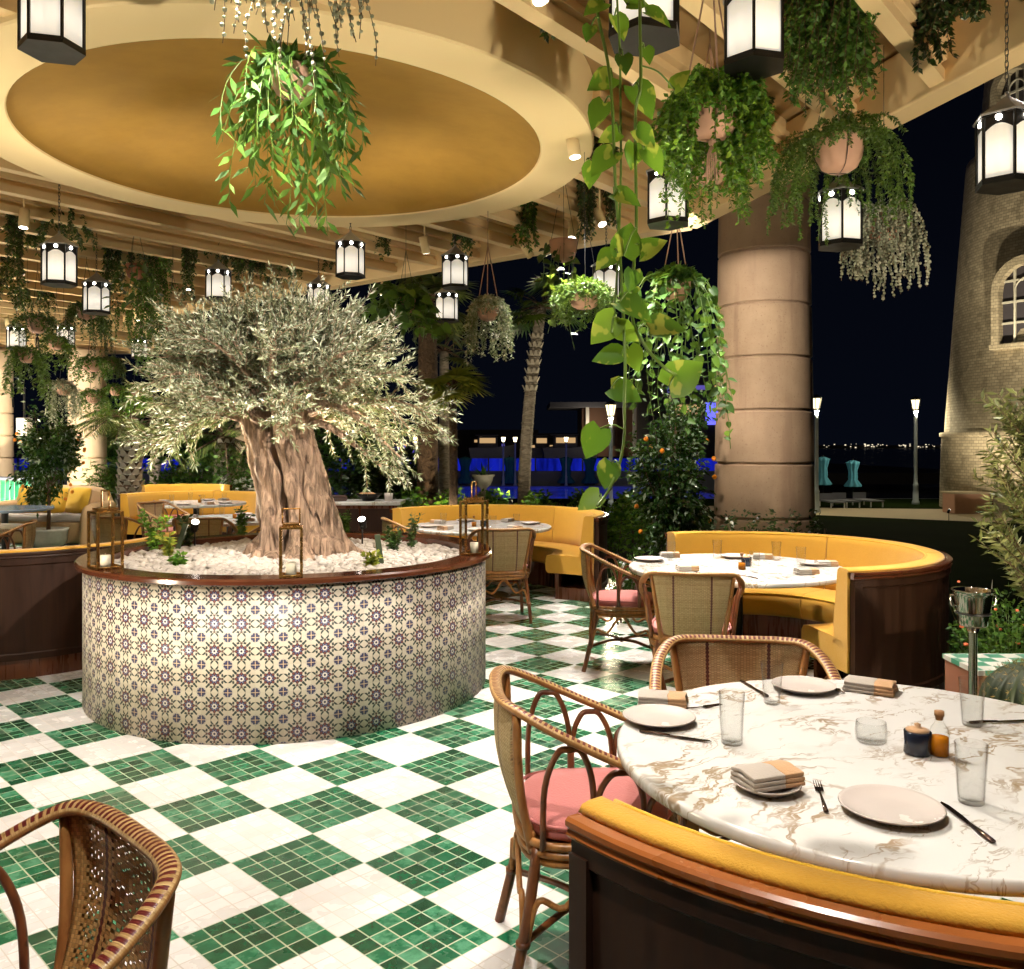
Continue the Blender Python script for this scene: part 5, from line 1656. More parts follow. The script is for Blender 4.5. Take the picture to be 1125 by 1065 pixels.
LAN = [(57, 58, 57, 'large lantern cropped by the top left corner'),
       (65, 314, 31, 'lantern hanging at the left below the dome ring, under a dark clump'),
       (106, 345, 24, 'lantern half hidden behind the dark fern ball'),
       (18, 384, 17, 'small lantern at the far left above the lowest left fern'),
       (72, 382, 16, 'small far lantern beside the tapered terracotta pot'),
       (240, 330, 23, 'lantern over the upper left of the olive crown'),
       (350, 343, 21, 'lantern at the top right of the olive crown'),
       (385, 305, 27, 'lantern just below the dome ring, right of its middle'),
       (500, 317, 25, 'upper lantern of the pair right of the olive crown'),
       (491, 354, 22, 'lower lantern of the pair right of the olive crown'),
       (708, 46, 70, 'very large lantern cut by the top edge behind the bright vine'),
       (734, 248, 41, 'lantern hanging below the macrame pots at the roof corner'),
       (666, 331, 27, 'lantern behind the round fuzzy plant'),
       (828, 76, 60, 'large lantern cut by the top edge right of the bright macrame pot'),
       (923, 272, 42, 'lantern half behind the silvery beaded plant, right of the column'),
       (1106, 206, 54, 'large lantern at the right edge in front of the stone tower'),
       (153, 394, 14, 'tiny distant lantern above the palm trunk')]
for px, pyb, w, lab in LAN: lantern(px, pyb, w, lab)
# ================================================================ garden and background
def leafy_tree(name, label, x, y, z0, trunk_h, crown, n, mat, L, W, trunk_r=.03, fruit=0, cat='tree', group=None, flowers=None, lobes=9, bark='stem_brown', stemH=.5):
    """trunk with limbs, crown made of leaf clumps scattered round the limb ends"""
    t = thing(name, label, cat, (x, y, z0), 0, group)
    rx, rz, zc = crown
    br = MB(); lf = MB(); fr = MB(); fw = MB()
    br.tube([(0, 0, -.05), (.01, 0, trunk_h*.5), (0, .01, zc)], [trunk_r*1.2, trunk_r, trunk_r*.5], 8)
    ends = []
    for k in range(lobes*4):
        a = R.uniform(0, 2*PI); u = R.uniform(-1, 1); q = R.uniform(.45, 1.0)
        e = V((math.cos(a)*math.sqrt(1-u*u)*rx*q, math.sin(a)*math.sqrt(1-u*u)*rx*q, zc+u*rz*q))
        s = V((0, 0, trunk_h+(zc-trunk_h)*R.uniform(.0, .9)))
        pts = spline([s, s.lerp(e, .55)+V((0, 0, .03)), e], 4)
        br.tube(pts, [trunk_r*.38*(1-.8*i/(len(pts)-1)) for i in range(len(pts))], 5)
        ends.append(pts)
    for i in range(n):
        pts = ends[R.randrange(len(ends))]; s = min(1, .3+.7*R.random()**.6)*(len(pts)-1.001); a = int(s)
        p = pts[a].lerp(pts[a+1], s-a)+V((R.gauss(0, rx*.11), R.gauss(0, rx*.11), R.gauss(0, rz*.08)))
        o = V((p.x, p.y, (p.z-zc)*rx/rz))
        lf.leaf(p, o.normalized()*.7+V((R.gauss(0, .7), R.gauss(0, .7), R.gauss(0, .6))), L*R.uniform(.65, 1.25), W*R.uniform(.7, 1.2), droop=.2)
    for i in range(fruit):
        a = R.uniform(0, 2*PI); u = R.uniform(-.95, .5); q = .93
        fr = MB(); fr.ball((0, 0, 0), .028, 8, 6)
        fr.build('orange', M['orange_fruit'], t, (math.cos(a)*math.sqrt(1-u*u)*rx*q, math.sin(a)*math.sqrt(1-u*u)*rx*q, zc+u*rz*q))
    if flowers:
        for i in range(flowers):
            a = R.uniform(0, 2*PI); u = R.uniform(-.9, .9)
            fw.ball((math.cos(a)*math.sqrt(1-u*u)*rx, math.sin(a)*math.sqrt(1-u*u)*rx, zc+u*rz), .022, 5, 3)
    br.build('trunk', M[bark], t)
    if n: lf.build('crown', M[mat], t)
    if flowers: fw.build('flowers', M['flower_white'], t)
    return t
leafy_tree('orange_tree', 'small clipped orange tree with fruit before the wicker sofa at the left', -7.30, 13.9, .28, .55, (.56, .88, 1.20), 5200, 'leaf_glossy', .085, .04, .028, 14)
t = thing('tree_pot', 'low round stone pot holding the small orange tree at the left', 'pot', (-7.30, 13.9, 0))
mb = MB(); mb.lathe([(0, 0), (.20, 0), (.27, .10), (.28, .26), (.30, .30), (.26, .30), (.25, .26), (0, .25)], 28); mb.build('pot', M['urn_stone'], t)
leafy_tree('orange_tree', 'dense glossy orange tree with pale painted glints, left of the stone column', 1.83, 10.05, -.03, .25, (.50, 1.16, 1.30), 8200, 'leaf_glossy', .075, .034, .03, 13, lobes=14)
leafy_tree('olive_tree', 'young olive branches reaching in from the right edge before the tower', 3.40, 5.15, .25, .35, (.55, .85, 1.0), 0, 'leaf_olive', .05, .013, .02)
to = [o for o in COL.objects if o.get('label', '').startswith('young olive')][0]
lf = MB(); br = MB()
def olive_shoot(p, d, L, up=.02):
    pts = [V(p)]; d = V(d).normalized(); n = 9
    for i in range(n):
        d = (d+V((R.gauss(0, .05), R.gauss(0, .05), up))).normalized(); pts.append(pts[-1]+d*(L/n))
    br.tube(pts, [.006*(1-.8*i/n) for i in range(n+1)], 5)
    strand_leaves(lf, pts, .068, .017, .010, .7, .05)
for (px, py, ex, ey) in ((1170, 520, 1081, 452), (1165, 560, 1083, 487), (1160, 590, 1078, 508), (1165, 600, 1088, 528), (1150, 640, 1076, 566), (1160, 655, 1070, 588), (1150, 560, 1110, 440), (1170, 500, 1105, 455), (1160, 610, 1100, 545), (1165, 560, 1112, 470), (1150, 690, 1100, 600), (1170, 540, 1120, 430)):
    for q in range(5):
        Yq = 5.0+R.uniform(-.2, .25)
        a, b = P(px, py, Yq+.1), P(ex+R.uniform(-4, 10), ey+R.uniform(-16, 20), Yq)
        o0 = V((3.40, 5.15, .25)); olive_shoot(a-o0, b-a, (b-a).length)
br.build('branches', M['stem_brown'], to); lf.build('foliage', M['leaf_olive_green'], to)
t = thing('tree_pot', 'tapered pot under the young olive at the right edge', 'pot', (3.40, 5.15, 0))
mb = MB(); mb.lathe([(0, 0), (.16, 0), (.24, .26), (.22, .26), (.2, .22), (0, .22)], 24); mb.build('pot', M['terracotta'], t)

# right flower bed
def bed_plant(name, label, px, py, Y, h, r, n, mat, L, W, fl=None, nf=0, cat='plant', group='plants in the right flower bed', z0=0.0):
    g = P(px, py, Y)
    t = thing(name, label, cat, (g.x, Y, z0), 0, group); lf = MB(); st = MB(); fm = MB()
    for i in range(n):
        a = R.uniform(0, 2*PI); q = r*R.random()**.5; z = h*R.random()**.7*(1-.35*(q/r)**2)
        lf.leaf(V((math.cos(a)*q, math.sin(a)*q, z)), V((math.cos(a)*.6+R.gauss(0, .5), math.sin(a)*.6+R.gauss(0, .5), R.uniform(-.1, 1))), L*R.uniform(.6, 1.3), W*R.uniform(.7, 1.3), droop=.2)
    for i in range(14):
        a = R.uniform(0, 2*PI); q = r*R.random(); st.tube([(0, 0, 0), (math.cos(a)*q*.6, math.sin(a)*q*.6, h*.5), (math.cos(a)*q, math.sin(a)*q, h*.85)], [.006, .004, .002], 4)
    for i in range(nf):
        a = R.uniform(0, 2*PI); q = r*R.random()**.5; fm.ball((math.cos(a)*q, math.sin(a)*q, h*R.uniform(.6, 1.05)), R.uniform(.009, .017), 6, 4, (1, 1, .7))
    st.build('stems', M['stem_green'], t); lf.build('foliage', M[mat], t)
    if nf: fm.build('flowers', M[fl], t)
bed_plant('flowering_bush', 'yellow green bush with small red flowers behind the ice bucket at the right', 1112, 700, 5.0, .80, .32, 2400, 'leaf_mid', .042, .018, 'flower_red', 16)
bed_plant('leafy_bush', 'low green bush between the ice bucket and the dark bench end', 1096, 730, 5.35, .62, .24, 900, 'leaf_mid', .05, .022)
def agave(label, loc, r, h, n, mat, W=.03, group=None, cat='plant', name='spiky_plant'):
    t = thing(name, label, cat, loc, 0, group); lf = MB()
    for i in range(n):
        a = 2.4*i; e = R.uniform(.35, 1.25); L = r*R.uniform(.7, 1.1)
        d = V((math.cos(a)*math.cos(e), math.sin(a)*math.cos(e), math.sin(e))); s = V((-math.sin(a), math.cos(a), 0))
        pts = [V((0, 0, .02))+d*(L*k/5)-V((0, 0, .25*L*(k/5)**2*(1.3-e))) for k in range(6)]
        ws = [W*.6, W, W*.95, W*.7, W*.4, .002]; vs = []
        for p, w in zip(pts, ws): vs += [p-s*w*.5+V((0, 0, w*.2)), p, p+s*w*.5+V((0, 0, w*.2))]
        lf.add(vs, [f for k in range(5) for f in ((3*k, 3*k+1, 3*k+4, 3*k+3), (3*k+1, 3*k+2, 3*k+5, 3*k+4))])
    lf.build('leaves', M[mat], t)
g = P(1082, 640, 5.6); agave('narrow leaved spiky plant beside the dark end of the middle banquette', (g.x, 5.6, 0), .72, .4, 16, 'leaf_silver', .03)
# checkered raised bed edge and the golden barrel cactus
t = thing('raised_bed', 'low block with green and white chequered tile top between ice bucket and cactus', 'planter', (2.56, 4.48, 0))
mb = MB(); mb.box((0, 0, .24), (.56, .34, .48)); mb.build('wall', M['terracotta_red'], t)
ckm = Gr('checker_band'); cx_, cy_, cz_ = ckm.sep(ckm.coord())
ck = ckm.m('PINGPONG', ckm.m('FLOOR', cx_/.085)+ckm.m('FLOOR', cy_/.085), 1.0)
M['checker_band'] = ckm.end(ckm.bsdf(ckm.mix(ck, (.06, .26, .16), (.70, .66, .60)), .3))
mb = MB(); mb.box((0, 0, .492), (.58, .36, .024)); mb.build('tiled_top', M['checker_band'], t)
t = thing('barrel_cactus', 'round ribbed barrel cactus with golden crown at the right edge behind the table', 'cactus', (2.19, 3.72, .335))
mb = MB(); NR = 22; vs = []; fs = []
for j in range(19):
    th = PI*(.02+.93*j/18)
    for k in range(NR*4):
        a = 2*PI*k/(NR*4); rb = .185*(1+.075*math.cos(NR*a)*math.sin(th))
        vs.append((rb*math.sin(th)*math.cos(a), rb*math.sin(th)*math.sin(a), .175+.175*math.cos(th)))
n = NR*4
fs = [(j*n+k, j*n+(k+1) % n, (j+1)*n+(k+1) % n, (j+1)*n+k) for j in range(18) for k in range(n)]+[tuple(range(n))[::-1]]
mb.add(vs, [f[::-1] for f in fs]); mb.build('body', M['cactus'], t)
sp = MB()
for k in range(NR):
    a = 2*PI*k/NR
    for j in range(15):
        th = PI*(.04+.86*j/14); r_ = .185*1.075; q = V((r_*math.sin(th)*math.cos(a), r_*math.sin(th)*math.sin(a), .175+.175*math.cos(th)))
        o = (q-V((0, 0, .175))).normalized()
        for m in range(5):
            d = (o+V((R.gauss(0, .6), R.gauss(0, .6), R.gauss(0, .6)))).normalized(); sp.leaf(q, d, .022, .0022)
sp.build('spines', M['cactus_spine'], t)

t = thing('cactus_pot', 'squat clay pot under the barrel cactus at the right edge', 'pot', (2.19, 3.72, 0))
mb = MB(); mb.lathe([(0, 0), (.13, 0), (.165, .30), (.175, .31), (.175, .34), (.155, .34), (.15, .31), (0, .30)], 28); mb.build('pot', M['terracotta'], t)
# shrubs by the column, hedge behind the far banquette, bushes at left
hedge('flowering_shrub', 'low shrub with small white flowers at the foot of the stone column', 2.05, 9.0, 3.2, 9.0, .98, .28, 2600, 'leaf_dark', .06, .025, 'flower_white', cat='shrub')
hedge('flowering_shrub', 'sparse green plants between the two yellow banquettes', .95, 7.9, 1.25, 8.7, .62, .20, 900, 'leaf_mid', .07, .022, 'flower_white', cat='shrub')
hedge('low_hedge', 'low lit hedge behind the far banquette before the pool', -1.6, 13.5, 2.0, 13.2, .96, .35, 6500, 'leaf_bright', .10, .05)
hedge('garden_bush', 'lit leafy bush at the left behind the back tables', -6.9, 17.2, -4.3, 17.6, 1.55, .5, 3600, 'leaf_mid', .16, .06, cat='bush', group='bushes beyond the terrace')
hedge('garden_bush', 'silvery bush left of the olive trunk, behind the yellow banquette', -5.0, 16.4, -3.8, 16.6, 1.1, .4, 1500, 'leaf_silver', .14, .05, cat='bush', group='bushes beyond the terrace')
hedge('garden_bush', 'dark bush behind the service console', -2.7, 13.0, -1.4, 13.4, .98, .3, 1600, 'leaf_dark', .11, .05, cat='bush', group='bushes beyond the terrace')
for bx, by, bw, bh, bl in ((-9.6, 21.0, 1.0, 2.6, 'tall dark shrub between the two sand columns at the far left'), (-7.4, 21.6, 1.2, 3.0, 'tall shrub right of the sand column, behind the left palm'), (-4.6, 20.8, 1.2, 2.5, 'tall shrub behind the left side of the olive trunk'), (-3.0, 18.6, 1.0, 2.0, 'tall shrub right of the olive trunk before the blue band'), (-2.0, 15.4, .6, 1.5, 'dark shrub at the foot of the brown palm trunk')):
    hedge('garden_bush', bl, bx-bw/2, by, bx+bw/2, by, bh, bw*.55, 2600, 'leaf_mid' if by > 20 else 'leaf_dark', .17, .065, cat='bush', group='bushes beyond the terrace')
g = G(112, 552, 0); hedge('potted_bush', 'feathery green plant right of the orange tree before the sand column', -7.95, 16.8, -7.45, 16.9, 1.35, .3, 1400, 'leaf_fern', .16, .03, cat='plant')

# ---------------------------------------------------------------- palms
def frond(lf, st, p, d, L, n=22, ll=.42, w=.03, droop=.5):
    d = d.normalized(); pts = []
    for k in range(9):
        s = k/8; pts.append(p+d*(L*s)-V((0, 0, droop*L*s*s)))
    st.tube(pts, [.016*(1-.8*k/8) for k in range(9)], 5)
    for k in range(n):
        s = .15+.85*k/n; a = int(s*7.99); q = pts[a].lerp(pts[a+1], s*8-a if s*8-a <= 1 else 1); ax = (pts[a+1]-pts[a]).normalized()
        sd = ax.cross(V((0, 0, 1))).normalized(); le = ll*(math.sin(PI*(.15+.8*s)))**.7
        for sg in (-1, 1):
            lf.leaf(q, sd*sg+ax*.7-V((0, 0, .15)), le*R.uniform(.85, 1.1), w, V((0, 0, 1)), droop=.25)
def fan(lf, st, p, d, L, n=18, rad=.45):
    d = d.normalized(); e = p+d*L; st.tube([p, p.lerp(e, .5)+V((0, 0, .05)), e], [.014, .010, .008], 5)
    u = d.cross(V((0, 0, 1)))
    u = u.normalized() if u.length > .01 else V((1, 0, 0)); v = u.cross(d)
    for k in range(n):
        a = -2.1+4.2*k/(n-1); q = (d*math.cos(a)+u*math.sin(a)).normalized()
        lf.leaf(e, q, rad*R.uniform(.85, 1.05), .055, v, droop=.30)
def palm(label, px, pyb, Y, r, h, bark, kind, nf, L, lean=0.0, boots=0, diamond=False, zb=-.03, leafmat='leaf_palm', bootz=(.75, 1.0)):
    g = P(px, pyb, Y); t = thing('palm_tree', label, 'palm tree', (g.x, Y, zb), 0, 'palm trees around the terrace')
    tr = MB(); pts = [V((lean*(k/12)**2, .02*math.sin(k), h*k/12)) for k in range(13)]
    tr.tube(pts, [r*(1.12-.25*k/12)*(1+.02*math.sin(k*3)) for k in range(13)], 14)
    if not diamond and bark == 'bark_pale':
        z = .1
        while z < h: tr.tube([V((lean*(z/h)**2, 0, z)), V((lean*((z+.03)/h)**2, 0, z+.03))], r*(1.16-.25*z/h), 14); z += .13
    tr.build('trunk', M[bark], t)
    if diamond or boots:
        bt = MB(); rows = int(h/.11) if diamond else boots
        for j in range(rows):
            z = h*(j/rows if diamond else bootz[0]+(bootz[1]-bootz[0])*j/rows); m = 9
            for k in range(m):
                a = 2*PI*(k+.5*(j % 2))/m; rr_ = r*(1.12-.25*z/h); c = V((lean*(z/h)**2, 0, z)); o = V((math.cos(a), math.sin(a), 0)); s = V((-math.sin(a), math.cos(a), 0))
                q = c+o*rr_
                wd = rr_*.42; 
                bt.add([q-s*wd+V((0, 0, -.02)), q+s*wd+V((0, 0, -.02)), q+o*.055+s*wd*.45+V((0, 0, .085)), q+o*.055-s*wd*.45+V((0, 0, .085)), q+o*.03+V((0, 0, -.045))], [(0, 1, 2, 3), (4, 1, 0)], smooth=False)
        bt.build('leaf_bases', M['palm_boot'], t)
    lf = MB(); st = MB(); top = pts[-1]
    for i in range(nf):
        a = 2.4*i+.3; e = R.uniform(-.55, 1.1); d = V((math.cos(a)*math.cos(e), math.sin(a)*math.cos(e), math.sin(e)))
        if kind == 'fan': fan(lf, st, top, d, L*R.uniform(.7, 1.1))
        else: frond(lf, st, top, d, L*R.uniform(.8, 1.1))
    st.build('stalks', M['stem_brown'], t); lf.build('fronds', M[leafmat], t)
palm('brown palm trunk right of the olive crown, fan leaves at the roof edge', 470, 520, 14.2, .165, 3.9, 'bark_palm', 'fan', 30, .55)
palm('slender pale ringed palm leaning right, standing before the blue lit pool', 575, 520, 17.0, .115, 4.3, 'bark_pale', 'fan', 22, .6, lean=.35, boots=7, bootz=(.63, .9), leafmat='leaf_dark')
palm('stout palm with diamond patterned bark at the left of the terrace', 143, 520, 16.4, .20, 2.15, 'bark_palm', 'frond', 16, 1.1, diamond=True)
palm('palm with diamond bark in the shade directly left of the olive trunk', 247, 520, 17.6, .19, 1.8, 'bark_palm', 'frond', 15, 1.0, diamond=True)
palm('thin pale palm stem just right of the brown palm trunk', 488, 520, 18.5, .11, 3.6, 'bark_pale', 'fan', 14, .5)
palm('small pale palm stem with arching fronds between left palm and olive crown', 171, 500, 19.5, .12, 2.2, 'bark_pale', 'frond', 18, 1.2, leafmat='leaf_mid')
# fan palm clump with the yellow green lit leaves
g = P(497, 415, 12.2); t = thing('fan_palm', 'lit yellow green fan palm leaves right of the olive crown', 'palm tree', (g.x, 12.2, -.03), 0, 'palm trees around the terrace')
tr = MB(); tr.tube([(0, 0, 0), (0.02, 0, 1.2), (0, 0, 2.45)], [.07, .06, .055], 10); tr.build('trunk', M['bark_palm'], t)
lf = MB(); st = MB()
for i in range(13):
    a = 2.4*i; e = R.uniform(-.9, .75); fan(lf, st, V((0, 0, 2.45)), V((math.cos(a)*math.cos(e), math.sin(a)*math.cos(e)*.8, math.sin(e))), R.uniform(.15, .3), 20, .42)
st.build('stalks', M['stem_brown'], t); lf.build('fronds', M['leaf_yellow'], t)

# stone urn with a spiky plant
g = P(531, 520, 16.0)
t = thing('stone_urn', 'pale stone urn on a square pedestal in the hedge before the pool', 'urn', (g.x, 16.0, -.03))
mb = MB(); mb.box((0, 0, .34), (.30, .30, .68)); mb.box((0, 0, .70), (.36, .36, .05)); mb.box((0, 0, .04), (.38, .38, .08)); mb.build('pedestal', M['urn_stone'], t, bevel=.01)
mb = MB(); mb.lathe([(0, .725), (.11, .725), (.10, .77), (.05, .82), (.06, .86), (.13, .92), (.17, 1.02), (.175, 1.06), (.205, 1.085), (.205, 1.11), (.18, 1.11), (.16, 1.06), (0, 1.03)], 28); mb.build('bowl', M['urn_stone'], t)
agave('spiky green plant growing in the stone urn', (g.x, 16.0, 1.01), .34, .3, 18, 'leaf_mid', .05)

# ---------------------------------------------------------------- street lamps
def street_lamp(label, px, pyb, pyt, Y=None, s=1.0, bulb='street_bulb', power=0, group='street lamps by the water', zb=-.03):
    g = P(px, pyb, Y) if Y else G(px, pyb, 0); Yd = g.y; zt = CH-(pyt-HY)/F*Yd; h = zt-zb
    t = thing('street_lamp', label, 'street lamp', (g.x, Yd, zb), 0, group)
    q = h/2.95
    mb = MB(); mb.lathe([(0, 0), (.10*q, 0), (.10*q, .06*q), (.075*q, .12*q), (.068*q, .50*q), (.075*q, .53*q), (.055*q, .58*q), (.05*q, .62*q), (.045*q, h-.42*q), (.075*q, h-.41*q), (.075*q, h-.37*q), (.03*q, h-.36*q), (0, h-.36*q)], 16); mb.build('post', M['lamp_paint'], t)
    mb = MB(); mb.lathe([(0, h-.34*q), (.075*q, h-.34*q), (.125*q, h-.09*q), (0, h-.09*q)], 6, smooth=False); mb.build('lamp_glass', M[bulb], t)
    mb = MB(); mb.lathe([(.15*q, h-.09*q), (.155*q, h-.075*q), (.08*q, h-.02*q), (.03*q, h), (0, h+.02*q)], 6, smooth=False)
    for k in range(6):
        a = PI/3*k; mb.tube([(math.cos(a)*.08*q, math.sin(a)*.08*q, h-.345*q), (math.cos(a)*.13*q, math.sin(a)*.13*q, h-.09*q)], .009*q, 4)
    mb.build('cap', M['dark_steel'], t)
    if power:
        L = bpy.data.lights.new('lamp', 'POINT'); L.energy = power; L.color = (1, .85, .55); L.shadow_soft_size = .1
        lo = bpy.data.objects.new('lamp', L); COL.objects.link(lo); lo.parent = t; lo.location = (0, -.05, h-.47*q)
street_lamp('glowing street lamp close beside the stone column on its right', 897, 562, 434, power=150)
street_lamp('glowing street lamp on the path between column and tower', 1006, 553, 436, power=260)
street_lamp('glowing street lamp seen behind the long bright vine', 671, 575, 441, power=200)
for px, lab in ((494, 'tiny lamp post right of the thin pale palm'), (553, 'first of two tiny lamp posts left of the slender leaning palm'), (566, 'second of two tiny lamp posts, nearly touching the slender leaning palm'), (622, 'tiny lamp post by the pale boats beyond the pool')):
    street_lamp(lab, px, 531, 479, Y=36.0, bulb='lamp_far', group='tiny lamp posts beyond the pool', s=.5)
street_lamp('slim blue grey lamp post left of the brown palm trunk', 457, 552, 478, Y=25.0, bulb='lamp_far')

# ---------------------------------------------------------------- the water's far side
t = thing('promenade_wall', 'long grey pool wall with a band of blue lit glass across the water', 'wall', (-14, 37.5, 0))
mb = MB(); mb.box((0, .3, -.02), (46, .5, 1.1)); mb.build('wall', M['wall_grey'], t)
mb = MB(); mb.box((0, .1, .80), (46, .06, .53)); mb.build('glass_band', M['led'], t)
mb = MB()
for k in range(24): mb.box((-23+2*k, .04, .80), (.06, .06, .56))
mb.build('posts', M['dark_steel'], t)
def house(label, x, y, w, h, roofw, z=0.5, wins=(), body='house_brown', roof='wall_grey', group='buildings beyond the pool', cols=0):
    t = thing('flat_roof_house', label, 'house', (x, y, z), 0, group)
    mb = MB(); mb.box((0, 0, h/2), (w, 4, h)); mb.build('wall', M[body], t)
    mb = MB(); mb.box((0, -.4, h+.16), (roofw, 5.4, .32)); mb.build('roof', M[roof], t)
    for (wx, wz, ww, wh, m) in wins:
        mb = MB(); mb.box((wx, -2.03, wz), (ww, .1, wh)); mb.build('window', M[m], t)
    if cols:
        mb = MB()
        for k in range(cols): mb.box((-w/2+.3+k*(w-.6)/(cols-1), -2.6, h/2), (.22, .22, h))
        mb.build('posts', M['white_paint'], t)
    return t
house('low flat roofed pavilion with pale eaves behind the middle street lamp', 7.2, 60, 5.2, 3.2, 9.5, .9, ((1.6, 1.3, 1.0, 1.7, 'window_warm'), (-.9, 1.3, .9, 1.2, 'house_dark')), cols=4)
house('long low building with warm lit windows beyond the pool', 3.0, 68, 7.0, 1.6, 8.0, .6, tuple((-2.9+.72*k, .9+.1*(k % 2), .12+.2*(k % 3), .3, 'window_warm') for k in range(9)), body='house_dark', roof='house_dark')
house('dark two storey building with a blue screen left of the stone column', 9.8, 46, 6.0, 5.0, 7.0, .0, ((.5, 3.2, 1.3, 1.1, 'screen_blue'), (-1.0, 3.4, 1.3, .5, 'window_warm'), (.9, 4.5, 1.2, .22, 'window_warm'), (-.8, 4.5, 1.4, .22, 'window_violet'), (-1.8, 4.4, .5, .3, 'window_violet')), body='house_dark', roof='house_dark')
house('dark building with small violet lights left of the slender palm', -5.5, 70, 14.0, 2.2, 15.0, .3, tuple((-5.5+R.uniform(0, 11), R.uniform(.6, 1.7), .22, .2, 'window_violet' if k % 3 else 'window_warm') for k in range(14)), body='house_dark', roof='house_dark')
L = bpy.data.lights.new('eave_fill', 'POINT'); L.energy = 90; L.color = (1, .8, .55); L.shadow_soft_size = .2  # added light without a fixture, makes the pavilion eaves visible
lo = bpy.data.objects.new('eave_fill', L); COL.objects.link(lo); lo.location = (5.0, 56.2, 2.6)
def boat(label, px, Y, L):
    g = P(px, 500, Y); t = thing('moored_boat', label, 'boat', (g.x, Y, .95), 0, 'pale boats beyond the pool')
    mb = MB(); vs = []; n = 9
    for k in range(n):
        s = -1+2*k/(n-1); w = .8*(1-max(0, s)**3); top = .55+.15*max(0, s)
        vs += [(s*L/2, -w, top), (s*L/2*.93, -w*.55, 0), (s*L/2*.93, w*.55, 0), (s*L/2, w, top)]
    fs = [(4*k+j, 4*k+4+j, 4*k+5+j, 4*k+1+j) for k in range(n-1) for j in range(3)]+[(4*k+3, 4*k+7, 4*k+4, 4*k) for k in range(n-1)]
    mb.add(vs, fs, smooth=False); mb.build('hull', M['white_paint'], t)
    mb = MB(); mb.box((-.1*L, 0, .85), (L*.42, 1.1, .6)); mb.box((-.12*L, 0, 1.2), (L*.5, 1.3, .07)); mb.build('cabin', M['wall_grey'], t, bevel=.04)
    mb = MB(); mb.box((-.1*L, -.56, .92), (L*.34, .03, .26)); mb.build('window', M['window_warm'], t)
boat('pale boat right of the slender palm beyond the pool wall', 627, 44, 2.8); boat('pale boat left of the slender palm beyond the pool wall', 541, 46, 2.4); boat('smaller pale boat just right of the slender palm', 598, 47, 1.6)
t = thing('promenade', 'x', 'promenade', (0, 0, 0)); bpy.data.objects.remove(t)
mb = MB(); mb.box((-14, 55, .2), (70, 34.6, .5)); tag(mb.build('far_bank', M['house_dark']), kind='structure')
mb = MB()
for k in range(170):
    x = R.uniform(170, 480) if k < 130 else R.uniform(-150, 170)
    s = R.uniform(.25, .75); mb.box((x, 600+R.uniform(-6, 6), R.uniform(.4, 3.0)), (s*1.2, s, s))
tag(mb.build('far_shore_lights', M['shore_light']), 'line of tiny lights on the far shore along the horizon', 'shore lights', None, 'stuff')
mb = MB(); mb.box((100, 612, .6), (900, 10, 3)); tag(mb.build('far_shore', M['house_dark']), kind='structure')
# closed parasols
def parasol(label, px, pyt, pyb, Y, mat, w=.16):
    g = P(px, pyb, Y); zt = CH-(pyt-HY)/F*Y; zb = CH-(pyb-HY)/F*Y; t = thing('closed_parasol', label, 'parasol', (g.x, Y, -.03), 0, 'closed parasols by the water')
    mb = MB(); mb.tube([(0, 0, 0), (0, 0, zt+.08)], .03, 8); mb.lathe([(0, 0), (.25, 0), (.25, .06), (0, .08)], 16); mb.build('pole', M['dark_steel'], t)
    mb = MB(); h = zt-zb; b = zb+.03; vs = []; prof = [(.05, h), (w*1.15, h*.93), (w*1.05, h*.85), (w*.72, h*.60), (w*.80, h*.35), (w*.72, h*.28), (w*1.5, h*.04), (w*1.35, 0)]
    n = 32
    for r_, z in prof:
        for k in range(n):
            a = 2*PI*k/n; q = r_*(1+.16*math.cos(8*a)); vs.append((q*math.cos(a), q*math.sin(a), b+z))
    mb.add(vs, [(j*n+k, (j+1)*n+k, (j+1)*n+(k+1) % n, j*n+(k+1) % n) for j in range(len(prof)-1) for k in range(n)]+[tuple(range(n))]); mb.build('canopy', M[mat], t)
parasol('bright blue closed parasol next to the lamp beside the column', 904, 502, 533, 26.0, 'umbrella_cloth'); parasol('bright blue closed parasol standing alone left of the path lamp', 937, 506, 535, 26.0, 'umbrella_cloth')
for px, lab in ((511, 'dim teal closed parasol left of the stone urn'), (560, 'dim teal closed parasol between urn and slender palm'), (622, 'dim teal closed parasol under the tiny lamp by the boats'), (648, 'dim teal closed parasol left of the middle street lamp')):
    parasol(lab, px, 502, 531, 37.1, 'umbrella_dim', .22)
# stone trough under the path lamp, hose heap
t = thing('stone_trough', 'square stone planter block at the foot of the path lamp', 'planter', (11.0, 21.4, -.03))
mb = MB(); mb.box((0, 0, .24), (.85, .6, .48)); mb.build('block', M['terracotta'], t, bevel=.02)
mb = MB(); mb.box((0, 0, .50), (.92, .66, .05)); mb.build('coping', M['brick_path'], t, bevel=.01)
t = thing('garden_bench', 'dark slatted bench beside the stone block before the tower', 'bench', (11.95, 21.3, -.03), -.2)
mb = MB()
for k in range(4): mb.box((0, -.18+.12*k, .40), (.85, .10, .03))
mb.build('seat', M['wood_red'], t)
mb = MB()
for k in range(3): mb.box((0, .24, .52+.11*k), (.85, .03, .09))
mb.build('backrest', M['wood_red'], t)
for sx in (-.38, .38):
    mb = MB(); mb.box((sx, -.18, .20), (.05, .05, .40)); mb.box((sx, .22, .36), (.05, .05, .78)); mb.build('leg', M['wood_red'], t)
t = thing('hose_coil', 'coiled pale hose lying on the ground before the tower', 'hose', (11.75, 20.3, -.018))
mb = MB()
for k in range(5): mb.tube(circle_pts(.42-.05*k, .03+.04*k, 28), .028, 6, closed=True)
mb.build('coil', M['cactus_spine'], t)
